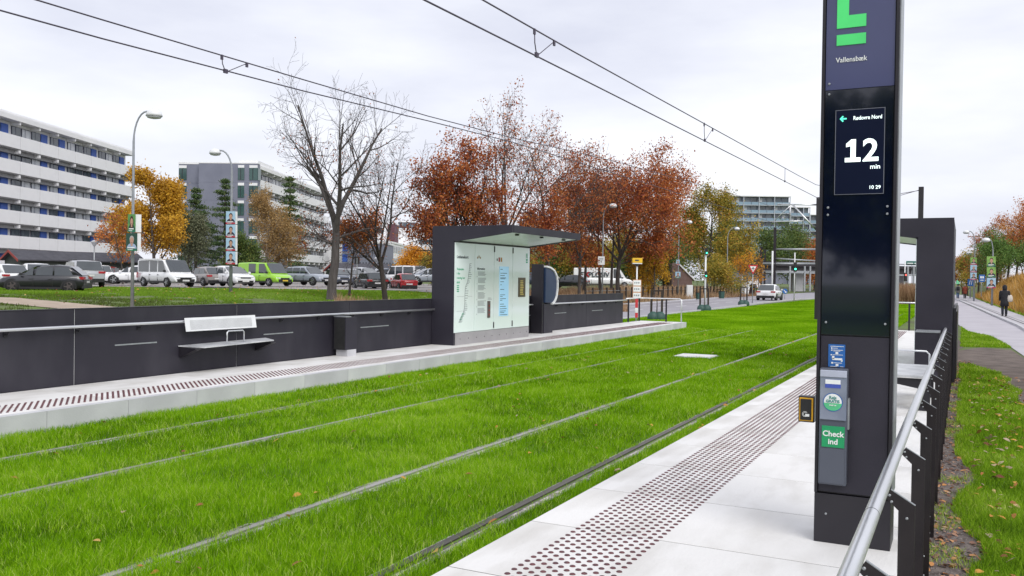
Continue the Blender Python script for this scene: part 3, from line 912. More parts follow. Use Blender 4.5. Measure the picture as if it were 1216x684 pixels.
for y in ys_:
    for x in xs:
        z = terrain(x, y)
        vs.append((x, y, z - (0.004 if abs(x) < 100 else 0)))
nx = len(xs)
fs = [(j * nx + i, j * nx + i + 1, (j + 1) * nx + i + 1, (j + 1) * nx + i) for j in range(len(ys_) - 1) for i in range(nx - 1)]
me = bpy.data.meshes.new('ground'); me.from_pydata(vs, [], fs)
M_lawn = mat('lawn_soil', (0.11, 0.17, 0.03), .95, c2=(0.085, 0.075, 0.05), scale=.35, bump=.8, bscale=20, detail=9, ramp=(.35, .75))
me.materials.append(M_lawn)
for p in me.polygons: p.use_smooth = True
obj('ground', me, kind='structure')
def strip(name, pts_l, pts_r, z, m, zt=None):
    b = MB()
    n = len(pts_l)
    V = [(x, y, (zt(x, y) if zt else 0) + z) for x, y in pts_l] + [(x, y, (zt(x, y) if zt else 0) + z) for x, y in pts_r]
    b.add(V, [(i, i + 1, n + i + 1, n + i) for i in range(n - 1)])
    return obj(name, b, mat_=m, kind='structure')
# tram bed soil
strip('track_bed', [(-9.46, -70), (-9.46, 33.2), (-9.6, 33.3), (-9.6, 200)], [(-2.52, -70), (-2.52, 33.0), (-2.4, 33.2), (-2.4, 200)], .004, mat('turf_soil', (.12, .24, .01), .95, c2=(.07, .12, .016), scale=2.5, bump=.8, bscale=30, detail=8))
# street beyond
def sx(y):
    return -13.7 + 0.0 * y
sl_ = [(-13.75, -30), (-13.75, 45), (-14.2, 60), (-14.9, 75), (-15.0, 95), (-12, 110), (-6, 130), (-2, 200)]
sr_ = [(-21.4, -30), (-21.4, 45), (-21.6, 60), (-22.4, 85), (-23.5, 110), (-25, 130), (-27, 160), (-30, 200)]
strip('street', sl_, sr_, .012, mat('street_asphalt', (.34, .33, .36), .85, c2=(.29, .28, .31), scale=.5, bump=.4, bscale=80, detail=8))
kb = MB()
for P_, off in ((sl_, .06), (sr_, -.06)):
    for (a, b) in zip(P_[:-1], P_[1:]):
        if a[1] > 100: continue
        kb.hexa([(a[0] - .07 + off, a[1], 0), (a[0] + .07 + off, a[1], 0), (b[0] + .07 + off, b[1], 0), (b[0] - .07 + off, b[1], 0)],
                [(a[0] - .07 + off, a[1], .12), (a[0] + .07 + off, a[1], .12), (b[0] + .07 + off, b[1], .12), (b[0] - .07 + off, b[1], .12)])
obj('street_kerb', kb, mat_=M_conc2, kind='structure')
mk = MB()
y = 20
while y < 100:
    x = -17.6 - (y - 45) * .01
    mk.box(x - .06, x + .06, y, y + 2.4, .014, .017); y += 5
mk.box(-19.9, -19.8, -20, 110, .014, .017)
obj('road_marking', mk, mat_=M_white, kind='structure')
# right hand path: carriageway, kerb line, footway
pl = [(.95, -20), (1.35, 10), (1.55, 24), (1.30, 30), (.95, 35.2), (.21, 38.5), (-.05, 43), (-1.0, 60), (-4, 110), (-9, 160)]
pr = [(2.95, -20), (2.9, 10), (2.6, 24), (2.45, 30), (2.3, 36), (2.25, 40), (2.15, 45), (1.5, 60), (-.45, 109), (-4, 160)]
strip('road', pl, pr, .010, mat('path_asphalt', (.46, .44, .475), .85, c2=(.40, .38, .415), scale=.7, bump=.4, bscale=60, detail=9))
fr_ = [(4.6, -20), (4.2, 10), (3.9, 24), (3.6, 36), (3.45, 45), (3.1, 58), (2.45, 80), (1.95, 98), (1.2, 130), (0, 160)]
fl_ = [(3.10, -20), (3.05, 10), (2.75, 24), (2.42, 36), (2.28, 45), (1.66, 60), (.9, 80), (-.30, 109), (-2, 130), (-3.8, 160)]
strip('footway', fl_, fr_, .085, mat('footway_paving', (.50, .48, .51), .85, c2=(.43, .42, .45), scale=.9, bump=.4, bscale=60))
kb = MB()
def kerbline(P_, w, z0, z1, dx=0):
    for a, b in zip(P_[:-1], P_[1:]):
        kb.hexa([(a[0] - w + dx, a[1], z0), (a[0] + dx, a[1], z0), (b[0] + dx, b[1], z0), (b[0] - w + dx, b[1], z0)],
                [(a[0] - w + dx, a[1], z1), (a[0] + dx, a[1], z1), (b[0] + dx, b[1], z1), (b[0] - w + dx, b[1], z1)])
kerbline(fl_, .13, 0, .10)
obj('path_kerb', kb, mat_=M_conc2, kind='structure')
kb = MB()
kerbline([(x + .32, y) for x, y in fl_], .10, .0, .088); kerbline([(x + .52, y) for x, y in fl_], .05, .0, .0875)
obj('path_drain_line', kb, mat_=mat('kerb_line_stone', (.12, .115, .12), .9), kind='structure')  # two dark stone lines along the footway beside the kerb
# worn earth and gravel strip beside the fence
def blob(name, pts, z, m, n=1):
    b = MB(); c = np.mean(pts, axis=0)
    b.add([(c[0], c[1], z)] + [(x, y, z) for x, y in pts], [(0, i + 1, (i + 1) % len(pts) + 1) for i in range(len(pts))])
    return obj(name, b, mat_=m, kind='structure')
M_earth = mat('bare_earth', (.16, .125, .105), .95, c2=(.085, .065, .055), scale=2.2, bump=1.0, bscale=25, detail=9)
rr = random.Random(5)
gl = [(-.31, y) for y in np.arange(-4, 34, 1.0)]
gr_ = [(.10 + .07 * math.sin(y * 1.3) + .05 * rr.random() - (.13 if y > 11 else 0), y) for y in np.arange(-4, 34, 1.0)]
strip('gravel_strip', gl, gr_, .006, mat('gravel_soil', (.17, .14, .125), .95, c2=(.07, .055, .05), scale=9, bump=1.0, bscale=40, detail=9))
blob('earth_patch', [(-.3, 27), (-.25, 23.6), (.15, 22.6), (.45, 21.0), (.62, 18.5), (.72, 15.5), (.9, 13.2), (1.3, 12), (1.44, 17), (1.5, 24), (1.25, 28.8), (.5, 29.4), (.1, 28.2)], .0085, M_earth)
strip('sand_path', [(-75, 22.0), (-60, 20.2), (-50, 19.6), (-41, 20.2), (-34, 22.6), (-29, 24.6)], [(-75, 19.8), (-60, 18.4), (-50, 18.0), (-41, 18.4), (-33, 20.4), (-28, 22.5)], .03, mat('sand', (.42, .34, .27), .95, c2=(.34, .27, .21), scale=1.5, bump=.6), terrain)

# ================================================================== blades
def blades(name, x, y, z, hgt, wid, m, bend=.5, seed=0, seg=2, tint=None, lean=None, label=None):
    rng = np.random.default_rng(seed)
    n = len(x)
    ang = rng.uniform(0, 2 * np.pi, n)
    dx, dy = np.cos(ang), np.sin(ang)
    la = rng.uniform(0, 2 * np.pi, n)
    b = rng.uniform(.1, 1, n) * bend * hgt
    lx_, ly_ = np.cos(la) * b, np.sin(la) * b
    w2 = wid * .5
    if seg == 1:
        V = np.stack([np.stack([x - dx * w2, y - dy * w2, z], 1), np.stack([x + dx * w2, y + dy * w2, z], 1), np.stack([x + lx_, y + ly_, z + hgt], 1)], 1)
        F = np.arange(n * 3).reshape(n, 3); k = 3
        loops, starts, tot = F.ravel(), np.arange(n) * 3, np.full(n, 3)
    else:
        zm = z + hgt * .6
        V = np.stack([np.stack([x - dx * w2, y - dy * w2, z], 1), np.stack([x + dx * w2, y + dy * w2, z], 1),
                      np.stack([x + lx_ * .35 + dx * w2 * .8, y + ly_ * .35 + dy * w2 * .8, zm], 1), np.stack([x + lx_ * .35 - dx * w2 * .8, y + ly_ * .35 - dy * w2 * .8, zm], 1),
                      np.stack([x + lx_, y + ly_, z + hgt * .97], 1)], 1)
        k = 5
        base_ = (np.arange(n) * 5)[:, None]
        q = base_ + np.array([0, 1, 2, 3]); t = base_ + np.array([3, 2, 4])
        loops = np.concatenate([q, t], 1).ravel()
        tot = np.tile([4, 3], n); starts = np.concatenate([[0], np.cumsum(tot)[:-1]])
    me = bpy.data.meshes.new(name)
    me.vertices.add(n * k); me.vertices.foreach_set('co', V.reshape(-1).astype(np.float32))
    me.loops.add(len(loops)); me.loops.foreach_set('vertex_index', loops.astype(np.int32))
    me.polygons.add(len(starts)); me.polygons.foreach_set('loop_start', starts.astype(np.int32)); me.polygons.foreach_set('loop_total', tot.astype(np.int32))
    me.update(calc_edges=True)
    if tint is None:
        tint = rng.uniform(0, 1, n)
    at_ = me.attributes.new('tint', 'FLOAT', 'POINT'); at_.data.foreach_set('value', np.repeat(tint, k).astype(np.float32))
    me.materials.append(m)
    o = obj(name, me, kind='stuff')
    if label: o['label'] = label
    return o
M_grass = tint_mat('grass_blade', [(.055, .135, .003), (.15, .335, .004), (.25, .49, .006), (.37, .58, .025), (.62, .70, .20)], .8, .38, .06)
M_grass2 = tint_mat('grass_blade_right', [(.07, .15, .006), (.16, .31, .01), (.25, .44, .015), (.37, .52, .05), (.56, .56, .22)], .75, .3, .12)
M_dry = tint_mat('dry_grass', [(0.200, 0.112, 0.056), (0.375, 0.237, 0.138), (0.525, 0.362, 0.225), (0.625, 0.475, 0.300)], .8, .3)
M_gold = tint_mat('golden_grass', [(0.275, 0.163, 0.050), (0.562, 0.300, 0.062), (0.688, 0.413, 0.112), (0.600, 0.450, 0.250)], .8, .3)
rng = np.random.default_rng(7)
def scatter(x0, x1, y0, y1, dens, ok=None, fall=None):
    n = int((x1 - x0) * (y1 - y0) * dens)
    x = rng.uniform(x0, x1, n); y = rng.uniform(y0, y1, n)
    if fall is not None:
        keep = rng.uniform(0, 1, n) < fall(x, y); x, y = x[keep], y[keep]
    if ok is not None:
        k = ok(x, y); x, y = x[k], y[k]
    return x, y
def depth_of(x, y):
    return x * VF[0] + y * VF[1]
def in_view(x, y, m=1.12):
    d = depth_of(x, y); l = x * VR[0] + y * VR[1]
    return (d > 1.0) & (np.abs(l) < d * 608 / 1050 * m + .6)
def off_rails(x, y):
    k = np.ones(len(x), bool)
    e = noise2(x, y, 2.2, 3)
    og = noise2(x * 3.0, y, .9, 8) * .6 + noise2(x, y, 5.0, 12) * .4
    for rx in RAILS:
        thr = {-3.17: .80, -4.605: .68, -6.99: .62, -8.39: .44}[rx]
        k &= (og > thr) | ~((x > rx - .030 - .055 * (e - .25)) & (x < rx + (.075 if rx > -3.5 else .030) + .06 * (e - .2)))
    k &= ~((np.abs(x + 5.75) < .48) & (np.abs(y - 21.1) < .48))
    return k
def turf(name, x0, x1, y0, y1, dens, dref, seg, seed, hmul=1.0, wmul=1.0):
    x, y = scatter(x0, x1, y0, y1, dens, lambda a, b: off_rails(a, b) & in_view(a, b), lambda a, b: np.clip((dref / np.maximum(depth_of(a, b), dref)) ** 1.3, 0, 1))
    d = depth_of(x, y)
    patch = noise2(x, y, 1.1, 1) * .45 + noise2(x, y, 4.5, 2) * .3 + noise2(x, y, 13.0, 5) * .25
    near_rail = np.min([np.abs(x - rx) for rx in RAILS], axis=0)
    h = (.018 + .065 * rng.beta(1.6, 3, len(x)) + .065 * patch ** 1.5) * hmul * np.clip(near_rail / .16, .5, 1)
    w = np.maximum(.0035, d * .00042) * wmul * rng.uniform(.8, 1.3, len(x))
    big = noise2(x, y, .45, 77)
    t = np.clip(-.16 + .80 * patch + .28 * big + rng.normal(0, .19, len(x)), 0, 1)
    t = np.where(rng.uniform(0, 1, len(x)) < .03, .97, t)
    return blades(name, x, y, np.zeros(len(x)) - .002, h, w, M_grass, .75, seed, seg, t)
x, y = scatter(-9.42, -2.55, 2.0, 20, 1500, lambda a, b: off_rails(a, b) & in_view(a, b) & (noise2(a, b, 2.6, 61) > .45), lambda a, b: np.clip((5 / np.maximum(depth_of(a, b), 5)) ** 1.0, 0, 1))
d = depth_of(x, y)
blades('track_grass', x, y, x * 0, .055 + .05 * rng.uniform(0, 1, len(x)), np.maximum(.0035, d * .00045), M_grass, 1.1, 63, 2, np.clip(rng.normal(.66, .2, len(x)), 0, 1), label='longer pale grass blades standing above the track turf')
turf('track_grass', -9.42, -2.55, 2.0, 12.5, 9000, 5.5, 2, 1)['label'] = 'bright green grass growing between the tram rails'
turf('track_grass', -9.42, -2.55, 12.5, 33.2, 5200, 13, 1, 2, 1.0, 1.5)['label'] = 'bright green grass between the rails beside the shelter'
x, y = scatter(-13.6, -2.4, 33.3, 130, 1500, lambda a, b: off_rails(a, b) & in_view(a, b) & (a > -13.65 - np.clip((b - 45) * .03, 0, 1.2)), lambda a, b: np.clip((33 / depth_of(a, b)) ** 1.6, 0, 1))
d = depth_of(x, y); pt = noise2(x, y, .7, 4)
blades('lawn_grass', x, y, x * 0, .05 + .06 * rng.uniform(0, 1, len(x)), d * .0010, M_grass, .7, 3, 1, np.clip(.25 + .4 * pt + rng.normal(0, .12, len(x)), 0, 1), label='mown bright green verge between street and tracks')
# right-hand verge
def path_x(y):
    return np.interp(y, [p[1] for p in pl], [p[0] for p in pl])
def earth_in(x, y):
    return (noise2(x, y, 1.5, 6) * .25 + np.interp(y, [11.5, 12.5, 15.5, 18.5, 21, 22.6, 23.6, 29, 30.5], [3, 1.3, .82, .72, .5, .2, -1, -1, 3]) < x)
x, y = scatter(-.05, 1.6, 1.5, 43, 14000, lambda a, b: in_view(a, b, 1.15) & (a < path_x(b) - .02) & ~(earth_in(a, b) & (b > 11.5) & (b < 30)) & (a > .06 - .14 * np.clip((b - 9) / 4, 0, 1) + .09 * np.sin(b * 2.1) + .14 * (noise2(a, b, 3, 5) - .5)),
               lambda a, b: np.clip((4.5 / np.maximum(depth_of(a, b), 4.5)) ** 1.3, 0, 1))
d = depth_of(x, y); pt = noise2(x, y, 2.0, 8)
blades('verge_grass', x, y, x * 0, (.03 + .07 * rng.beta(2, 3, len(x)) + .03 * pt), np.maximum(.0035, d * .00045) * rng.uniform(.8, 1.4, len(x)), M_grass2, .9, 5, 2, np.clip(.15 + .5 * pt + rng.normal(0, .2, len(x)), 0, 1), label='green grass verge with fallen leaves right of the fence')
x, y = scatter(-.26, .18, 2.5, 22, 2600, lambda a, b: in_view(a, b, 1.15) & (noise2(a, b, 3.2, 41) > .58))
blades('gravel_weeds', x, y, x * 0, .02 + .04 * rng.uniform(0, 1, len(x)), .006 + 0 * x, M_grass2, 1.2, 6, 1, rng.uniform(.3, 1, len(x)))
# left lawn behind the wall
def zt(x, y):
    def sm(a, b, v):
        t = np.clip((v - a) / (b - a), 0, 1); return t * t * (3 - 2 * t)
    h = .8 * sm(-22.6, -36, x) * sm(-12, 4, y)
    return h + 2.3 * sm(2.9, 6.8, x + np.maximum(0, y - 60) * .020) * sm(14, 40, y)
in_path = lambda a, b: (b < np.interp(a, [-75, -60, -50, -41, -34, -29], [22, 20.2, 19.6, 20.2, 22.6, 24.6])) & (b > np.interp(a, [-75, -60, -50, -41, -33, -28], [19.8, 18.4, 18, 18.4, 20.4, 22.5])) & (a < -28.5)
lawn_ok = lambda a, b: in_view(a, b, 1.05) & (depth_of(a, b) < 62) & (depth_of(a, b) > 22) & ~in_path(a, b) & ((depth_of(a, b) > 45) | (noise2(a, b, .9, 31) * .7 + noise2(a, b, 3., 32) * .3 > .42))
x, y = scatter(-72, -22, -2, 62, 190, lawn_ok)
d = depth_of(x, y); pt = noise2(x, y, .35, 9) * .6 + noise2(x, y, 1.6, 10) * .4
M_lawnb = tint_mat('lawn_blade', [(.08, .08, .035), (.10, .14, .03), (.13, .23, .02), (.18, .32, .02), (.25, .37, .07)], .8, .3, .1)
near_path = np.clip((44 - d) / 10, 0, 1)
blades('lawn_grass', x, y, zt(x, y) - .01, .04 + .06 * rng.uniform(0, 1, len(x)), d * .0012, M_lawnb, .8, 7, 1, np.clip(.78 - .62 * near_path + .5 * (pt - .5) + rng.normal(0, .12, len(x)), 0, 1), label='patchy rough lawn between the far wall and the parked cars')
# dry tall grass
def dry(name, n, f, h0, h1, m, seed, wid, label=None):
    x, y = f(n)
    k = in_view(x, y, 1.08); x, y = x[k], y[k]
    d = depth_of(x, y)
    cl = noise2(x, y, 1.2, seed)
    c2 = noise2(x, y, .25, seed + 50)
    return blades(name, x, y, zt(x, y) - .02, (h0 + (h1 - h0) * rng.uniform(0, 1, len(x)) ** 1.5 * (.3 + 1.3 * cl * (.4 + c2))), d * wid, m, .6, seed, 1, np.clip(-.05 + .35 * cl + .5 * c2 + rng.normal(0, .24, len(x)), 0, 1), label=label)
def pix_region(px0, px1, d0, d1):
    def f(n):
        d = rng.uniform(d0, d1, n); p = rng.uniform(px0, px1, n)
        l = (p - 608) / 1050 * d
        return d * VF[0] + l * VR[0], d * VF[1] + l * VR[1]
    return f
dry('dry_grass', 9000, pix_region(400, 520, 38, 46), .15, .75, M_dry, 21, .0011, 'pinkish dry weeds and tall grass round the bare tree feet')
dry('dry_grass', 9000, pix_region(660, 745, 50, 62), .1, .35, M_dry, 23, .0010, 'dry tall grass verge in front of the large white van')
dry('dry_grass', 42000, lambda n: (rng.uniform(-33, -22.6, n), rng.uniform(60, 125, n)), .15, .62, M_dry, 25, .0008, 'wide band of dry tan grass along the far side of the street')
dry('bank_grass', 60000, lambda n: ((lambda y_: (np.interp(y_, [p[1] for p in fr_], [p[0] for p in fr_]) + .1 + rng.beta(1.0, 1.6, n) * 9, y_))(rng.uniform(24, 125, n))), .3, 1.05, M_gold, 27, .0008, 'golden tall grass on the bank beside the footway')
x, y = (lambda y_: (np.interp(y_, [p[1] for p in fr_], [p[0] for p in fr_]) + rng.uniform(.0, .5, 9000), y_))(rng.uniform(20, 120, 9000))
blades('verge_grass', x, y, zt(x, y) + .02, .1 + .15 * rng.uniform(0, 1, len(x)), depth_of(x, y) * .0009, M_grass2, .6, 29, 1, label='narrow green grass edge along the footway')
# fallen leaves
def leaves(name, x, y, z, s, m, seed, label=None):
    r_ = np.random.default_rng(seed); n = len(x)
    a = r_.uniform(0, 6.28, n); tx, ty = r_.normal(0, .3, n), r_.normal(0, .3, n)
    V = []
    prof_ = [(-1, 0), (-.35, .48), (.35, .55), (1.05, 0), (.4, -.5), (-.3, -.52)]
    for (u, v) in prof_:
        X_ = (u * np.cos(a) - v * np.sin(a)) * s; Y_ = (u * np.sin(a) + v * np.cos(a)) * s
        V.append(np.stack([x + X_, y + Y_, z + X_ * tx + Y_ * ty + abs(v) * s * .45], 1))
    V = np.stack(V, 1)
    me = bpy.data.meshes.new(name); k = 6
    me.vertices.add(n * k); me.vertices.foreach_set('co', V.reshape(-1).astype(np.float32))
    me.loops.add(n * k); me.loops.foreach_set('vertex_index', np.arange(n * k, dtype=np.int32))
    me.polygons.add(n); me.polygons.foreach_set('loop_start', (np.arange(n) * k).astype(np.int32)); me.polygons.foreach_set('loop_total', np.full(n, k, np.int32))
    me.update(calc_edges=True)
    A = me.attributes.new('tint', 'FLOAT', 'POINT'); A.data.foreach_set('value', np.repeat(r_.uniform(0, 1, n), k).astype(np.float32))
    me.materials.append(m)
    o = obj(name, me, kind='stuff'); o['label'] = label or 'fallen autumn leaves'
    return o
M_leaf = tint_mat('fallen_leaf', [(.10, .035, .02), (.30, .10, .05), (.50, .20, .05), (.62, .36, .06), (.50, .38, .28), (.30, .20, .15)], .7, .15)
M_leafr = tint_mat('fallen_leaf_brown', [(.10, .05, .035), (.20, .10, .07), (.32, .19, .14), (.55, .25, .08), (.45, .34, .27)], .7, .15)
x, y = scatter(-9.3, -2.6, 3, 30, 1.5, in_view); leaves('fallen_leaves', x, y, x * 0 + .05, rng.uniform(.02, .042, len(x)), M_leaf, 1, 'scattered orange leaves on the track grass')
x, y = scatter(.1, 1.4, 2.8, 20, 34, in_view); leaves('fallen_leaves', x, y, x * 0 + .055, rng.uniform(.018, .045, len(x)), M_leaf, 2, 'orange and brown leaves on the right verge')
x, y = scatter(-.28, .2, 2.4, 24, 230, in_view); leaves('fallen_leaves', x, y, x * 0 + .012, rng.uniform(.012, .032, len(x)), M_leafr, 3, 'brown leaf litter on the gravel along the fence')
x, y = scatter(-.30, -.22, 2.0, 12, 500, in_view); leaves('fallen_leaves', x, y, x * 0 + .02 + rng.uniform(0, .05, len(x)), rng.uniform(.012, .03, len(x)), tint_mat('leaf_maroon', [(.07, .02, .02), (.16, .05, .04)], .8, .1), 4, 'dark reddish leaves caught below the fence')
x, y = scatter(-60, -25, 10, 60, .5, lambda a, b: in_view(a, b) & (depth_of(a, b) > 34)); leaves('fallen_leaves', x, y, zt(x, y) + .1, rng.uniform(.04, .08, len(x)), M_leaf, 5, 'leaves on the far lawn')
# gravel stones
def stones(name, x0, x1, y0, y1, n, s0, s1, m, seed):
    r_ = np.random.default_rng(seed); b = MB()
    for _ in range(n):
        cx, cy, s = r_.uniform(x0, x1), y0 + (y1 - y0) * r_.beta(1, 2.0), r_.uniform(s0, s1)
        q = r_.uniform(.7, 1.3, 6)
        b.add([(cx - s * q[0], cy, .006), (cx, cy - s * q[1], .006), (cx + s * q[2], cy, .006), (cx, cy + s * q[3], .006), (cx + s * .2, cy, .006 + s * q[4] * .8)], [(0, 1, 4), (1, 2, 4), (2, 3, 4), (3, 0, 4)])
    return obj(name, b, mat_=m, kind='stuff')
stones('gravel', -.29, .14, 2.2, 20, 6000, .004, .012, mat('gravel_stone', (.24, .21, .20), .9, c2=(.10, .08, .08), scale=30), 8)

# ================================================================== trees
def leaf_mesh(name, P, s, m, seed, tint, vertical=0.0):
    r_ = np.random.default_rng(seed); n = len(P)
    u = r_.normal(0, 1, (n, 3)); u /= np.linalg.norm(u, axis=1)[:, None]
    v = r_.normal(0, 1, (n, 3)); v[:, 2] *= (1 - vertical)
    v -= (v * u).sum(1)[:, None] * u; v /= np.linalg.norm(v, axis=1)[:, None] + 1e-9
    s = s * r_.uniform(.6, 1.35, n)[:, None]
    V = np.stack([P - u * s, P + v * s * .62, P + u * s, P - v * s * .62], 1)
    me = bpy.data.meshes.new(name)
    me.vertices.add(n * 4); me.vertices.foreach_set('co', V.reshape(-1).astype(np.float32))
    me.loops.add(n * 4); me.loops.foreach_set('vertex_index', np.arange(n * 4, dtype=np.int32))
    me.polygons.add(n); me.polygons.foreach_set('loop_start', (np.arange(n) * 4).astype(np.int32)); me.polygons.foreach_set('loop_total', np.full(n, 4, np.int32))
    me.update(calc_edges=True)
    A = me.attributes.new('tint', 'FLOAT', 'POINT'); A.data.foreach_set('value', np.repeat(np.clip(tint, 0, 1), 4).astype(np.float32))
    me.materials.append(m)
    return me
M_bark = mat('bark_grey', (.10, .085, .078), .9, c2=(.055, .045, .042), scale=3, bump=1.0, bscale=14, stretch=(3, 3, .6))
M_bark2 = mat('bark_brown', (.055, .042, .036), .9, c2=(.03, .024, .02), scale=3, bump=1.0, bscale=14, stretch=(3, 3, .6))
M_birch = mat('bark_birch', (.50, .47, .44), .8, c2=(.15, .13, .12), scale=2, stretch=(2, 2, 1))
F_rust = tint_mat('foliage_rust', [(.12, .026, .02), (.25, .055, .026), (.40, .105, .032), (.54, .18, .04), (.46, .22, .07)], .6, .25)
F_purple = tint_mat('foliage_purple_brown', [(.10, .03, .035), (.20, .055, .05), (.30, .09, .06), (.40, .16, .08)], .6, .25)
F_orange = tint_mat('foliage_orange', [(0.260, 0.072, 0.026), (0.442, 0.130, 0.033), (0.624, 0.221, 0.052), (0.546, 0.260, 0.078)], .6, .3)
F_yellow = tint_mat('foliage_yellow', [(0.264, 0.143, 0.022), (0.495, 0.264, 0.022), (0.682, 0.396, 0.033), (0.770, 0.495, 0.066)], .6, .3)
F_ygreen = tint_mat('foliage_yellowgreen', [(0.098, 0.112, 0.021), (0.196, 0.196, 0.028), (0.364, 0.294, 0.042), (0.560, 0.378, 0.056), (0.420, 0.182, 0.042)], .6, .3)
F_green = tint_mat('foliage_green', [(0.043, 0.076, 0.024), (0.076, 0.128, 0.031), (0.128, 0.187, 0.043), (0.221, 0.221, 0.051)], .6, .25)
F_green2 = tint_mat('foliage_midgreen', [(0.045, 0.098, 0.022), (0.090, 0.180, 0.033), (0.135, 0.240, 0.045), (0.225, 0.285, 0.060)], .6, .25)
F_con = tint_mat('foliage_conifer', [(.03, .06, .025), (.06, .11, .035), (.10, .15, .05), (.17, .19, .08)], .6, .1)
F_birch = tint_mat('foliage_birch', [(0.208, 0.130, 0.052), (0.338, 0.208, 0.078), (0.442, 0.286, 0.117), (0.312, 0.234, 0.104)], .6, .3)
F_olive = tint_mat('foliage_olive', [(0.075, 0.090, 0.053), (0.135, 0.150, 0.083), (0.210, 0.210, 0.120)], .6, .2)
F_gold = tint_mat('foliage_golden', [(0.462, 0.187, 0.022), (0.682, 0.308, 0.022), (0.770, 0.418, 0.044)], .6, .3)

def tree(name, label, px, D, top_py, wid_px, leafm, seed, nleaf=7000, leaf_s=.14, bark=None, fork=.3, trunk_r=None, levels=3, kids=(9, 6, 5), spread=.9, sig=.35, lean=(0, 0),
         low=0.0, group=None, base=None, height=None, radius=None, bias=None, up=.25, sides=5, minr=.010, tilt_top=None, tipr=.25, dens_fn=None, cat='tree', split=None, nsplit=4):
    rg = random.Random(seed)
    if base is None:
        p = at(px, 331 + (px - 608) * .014, D); base = Vector((p.x, p.y, terrain(p.x, p.y)))
        height = at(px, top_py, D).z - base.z
        radius = wid_px * D / FOC / 2
    t = thing(name, label, cat, base, 0, group)
    trunk_r = trunk_r or height * .017
    segs = []; tips = []
    def perp(d):
        a = Vector((rg.gauss(0, 1), rg.gauss(0, 1), rg.gauss(0, 1)))
        a -= a.dot(d) * d
        return a.normalized()
    def grow(p, d, L, r, lev, wob):
        n = max(3, 6 - lev)
        pts = [p.copy()]; rs = [r]
        for i in range(n):
            d = (d + perp(d) * rg.uniform(0, wob) + Vector((0, 0, up * (.35 if lev else .6))) * (1 / n)).normalized()
            p = p + d * (L / n)
            pts.append(p.copy()); rs.append(max(minr, r * (1 - (i + 1) / n * (1 - (.72 if lev == 0 and split else tipr)))))
        segs.append((pts, rs, lev))
        if lev == 0 and split:
            a0 = rg.uniform(0, 6.28)
            for i in range(nsplit):
                a = a0 + 6.28 * i / nsplit + rg.uniform(-.4, .4); el = R(rg.uniform(14, 44) if nsplit < 5 else rg.uniform(12, 62))
                nd = Vector((math.cos(a) * math.sin(el), math.sin(a) * math.sin(el), math.cos(el)))
                grow(pts[-1 - (i % 2)], nd, L / split * (1 - split) * rg.uniform(.8, 1.1), max(rs[-1] * rg.uniform(.55, .8), minr), 1, .22)
            for i in range(3):
                q = pts[n - 2].lerp(pts[n - 1], rg.random()); a = rg.uniform(0, 6.28); el = R(rg.uniform(50, 75))
                nd = Vector((math.cos(a) * math.sin(el), math.sin(a) * math.sin(el), math.cos(el)))
                grow(q, nd, L / split * (1 - split) * rg.uniform(.45, .7), max(rs[-1] * .4, minr), 1, .3)
        elif lev < levels:
            k = kids[lev]
            for i in range(k):
                tt = (fork if lev == 0 else .25) + (1 - (fork if lev == 0 else .25)) * (i + rg.random() * .9) / k
                u = tt * n; j = min(int(u), n - 1); f = u - j
                q = pts[j].lerp(pts[j + 1], f); dd = (pts[j + 1] - pts[j]).normalized()
                ang = R(rg.uniform(32, 62)) * (1.0 if lev else spread)
                nd = (dd * math.cos(ang) + perp(dd) * math.sin(ang)).normalized()
                if lev == 0:
                    LL = L * rg.uniform(.40, .62) * (1.15 - .55 * tt)
                else:
                    LL = L * rg.uniform(.42, .68) * (1.1 - .4 * tt)
                rr_ = rs[j] * (rg.uniform(.45, .62) if lev == 0 else rg.uniform(.45, .65))
                grow(q, nd, LL, max(minr, rr_), lev + 1, wob * 1.15)
        if lev >= max(1, levels - 1):
            for q in pts[1:]:
                tips.append(q)
    grow(Vector((0, 0, 0)), Vector((lean[0], lean[1], 1)).normalized(), height * (split or .93), trunk_r, 0, .12)
    # fit to the wanted height and radius
    P = np.array([q[:] for s in segs for q in s[0]])
    hz = P[:, 2].max()
    c = np.percentile(np.abs(P[:, :2]), 98)
    sz, sxy = height / hz, radius / c
    def fit(q):
        k = smooth(0, fork * height * .8, q.z * sz)
        return Vector((q.x * (1 + (sxy - 1) * k), q.y * (1 + (sxy - 1) * k), q.z * sz))
    tr = MB(); tw = MB()
    for pts, rs, lev in segs:
        pp = [fit(q) for q in pts]
        if lev == 0:
            pp = [pp[0] + Vector((0, 0, -.15))] + pp; rs = [rs[0] * 1.45] + [rs[0] * 1.12] + rs[1:]
        (tr if lev <= 1 else tw).tube(pp, rs, 10 if lev == 0 else (6 if lev == 1 else (4 if lev == 2 else 3)), cap=False)
    obj('trunk', tr, t, mat_=bark or M_bark)
    if tw.v:
        obj('twigs', tw, t, mat_=bark or M_bark)
    if nleaf:
        Q = np.array([fit(q)[:] for q in tips])
        Q = Q[Q[:, 2] > low * height]
        rn = np.random.default_rng(seed)
        wgt = np.ones(len(Q))
        if dens_fn is not None:
            wgt = np.array([dens_fn(q[0] / radius, q[1] / radius, q[2] / height) for q in Q])
        clump = rn.uniform(0, 1, len(Q)) ** 2.6 * wgt
        nleaf = int(nleaf * 1.9)
        idx = rn.choice(len(Q), nleaf, p=clump / clump.sum())
        ct = rn.uniform(0, 1, len(Q))
        LP = Q[idx] + rn.normal(0, sig * .82, (nleaf, 3))
        tint = .55 * ct[idx] + .25 * noise2(LP[:, 0] + LP[:, 1] * .5, LP[:, 2], 1.1, seed) + rn.normal(.1, .16, nleaf)
        obj('crown', leaf_mesh('crown', LP, leaf_s * .62, leafm, seed, tint), t)
    return t

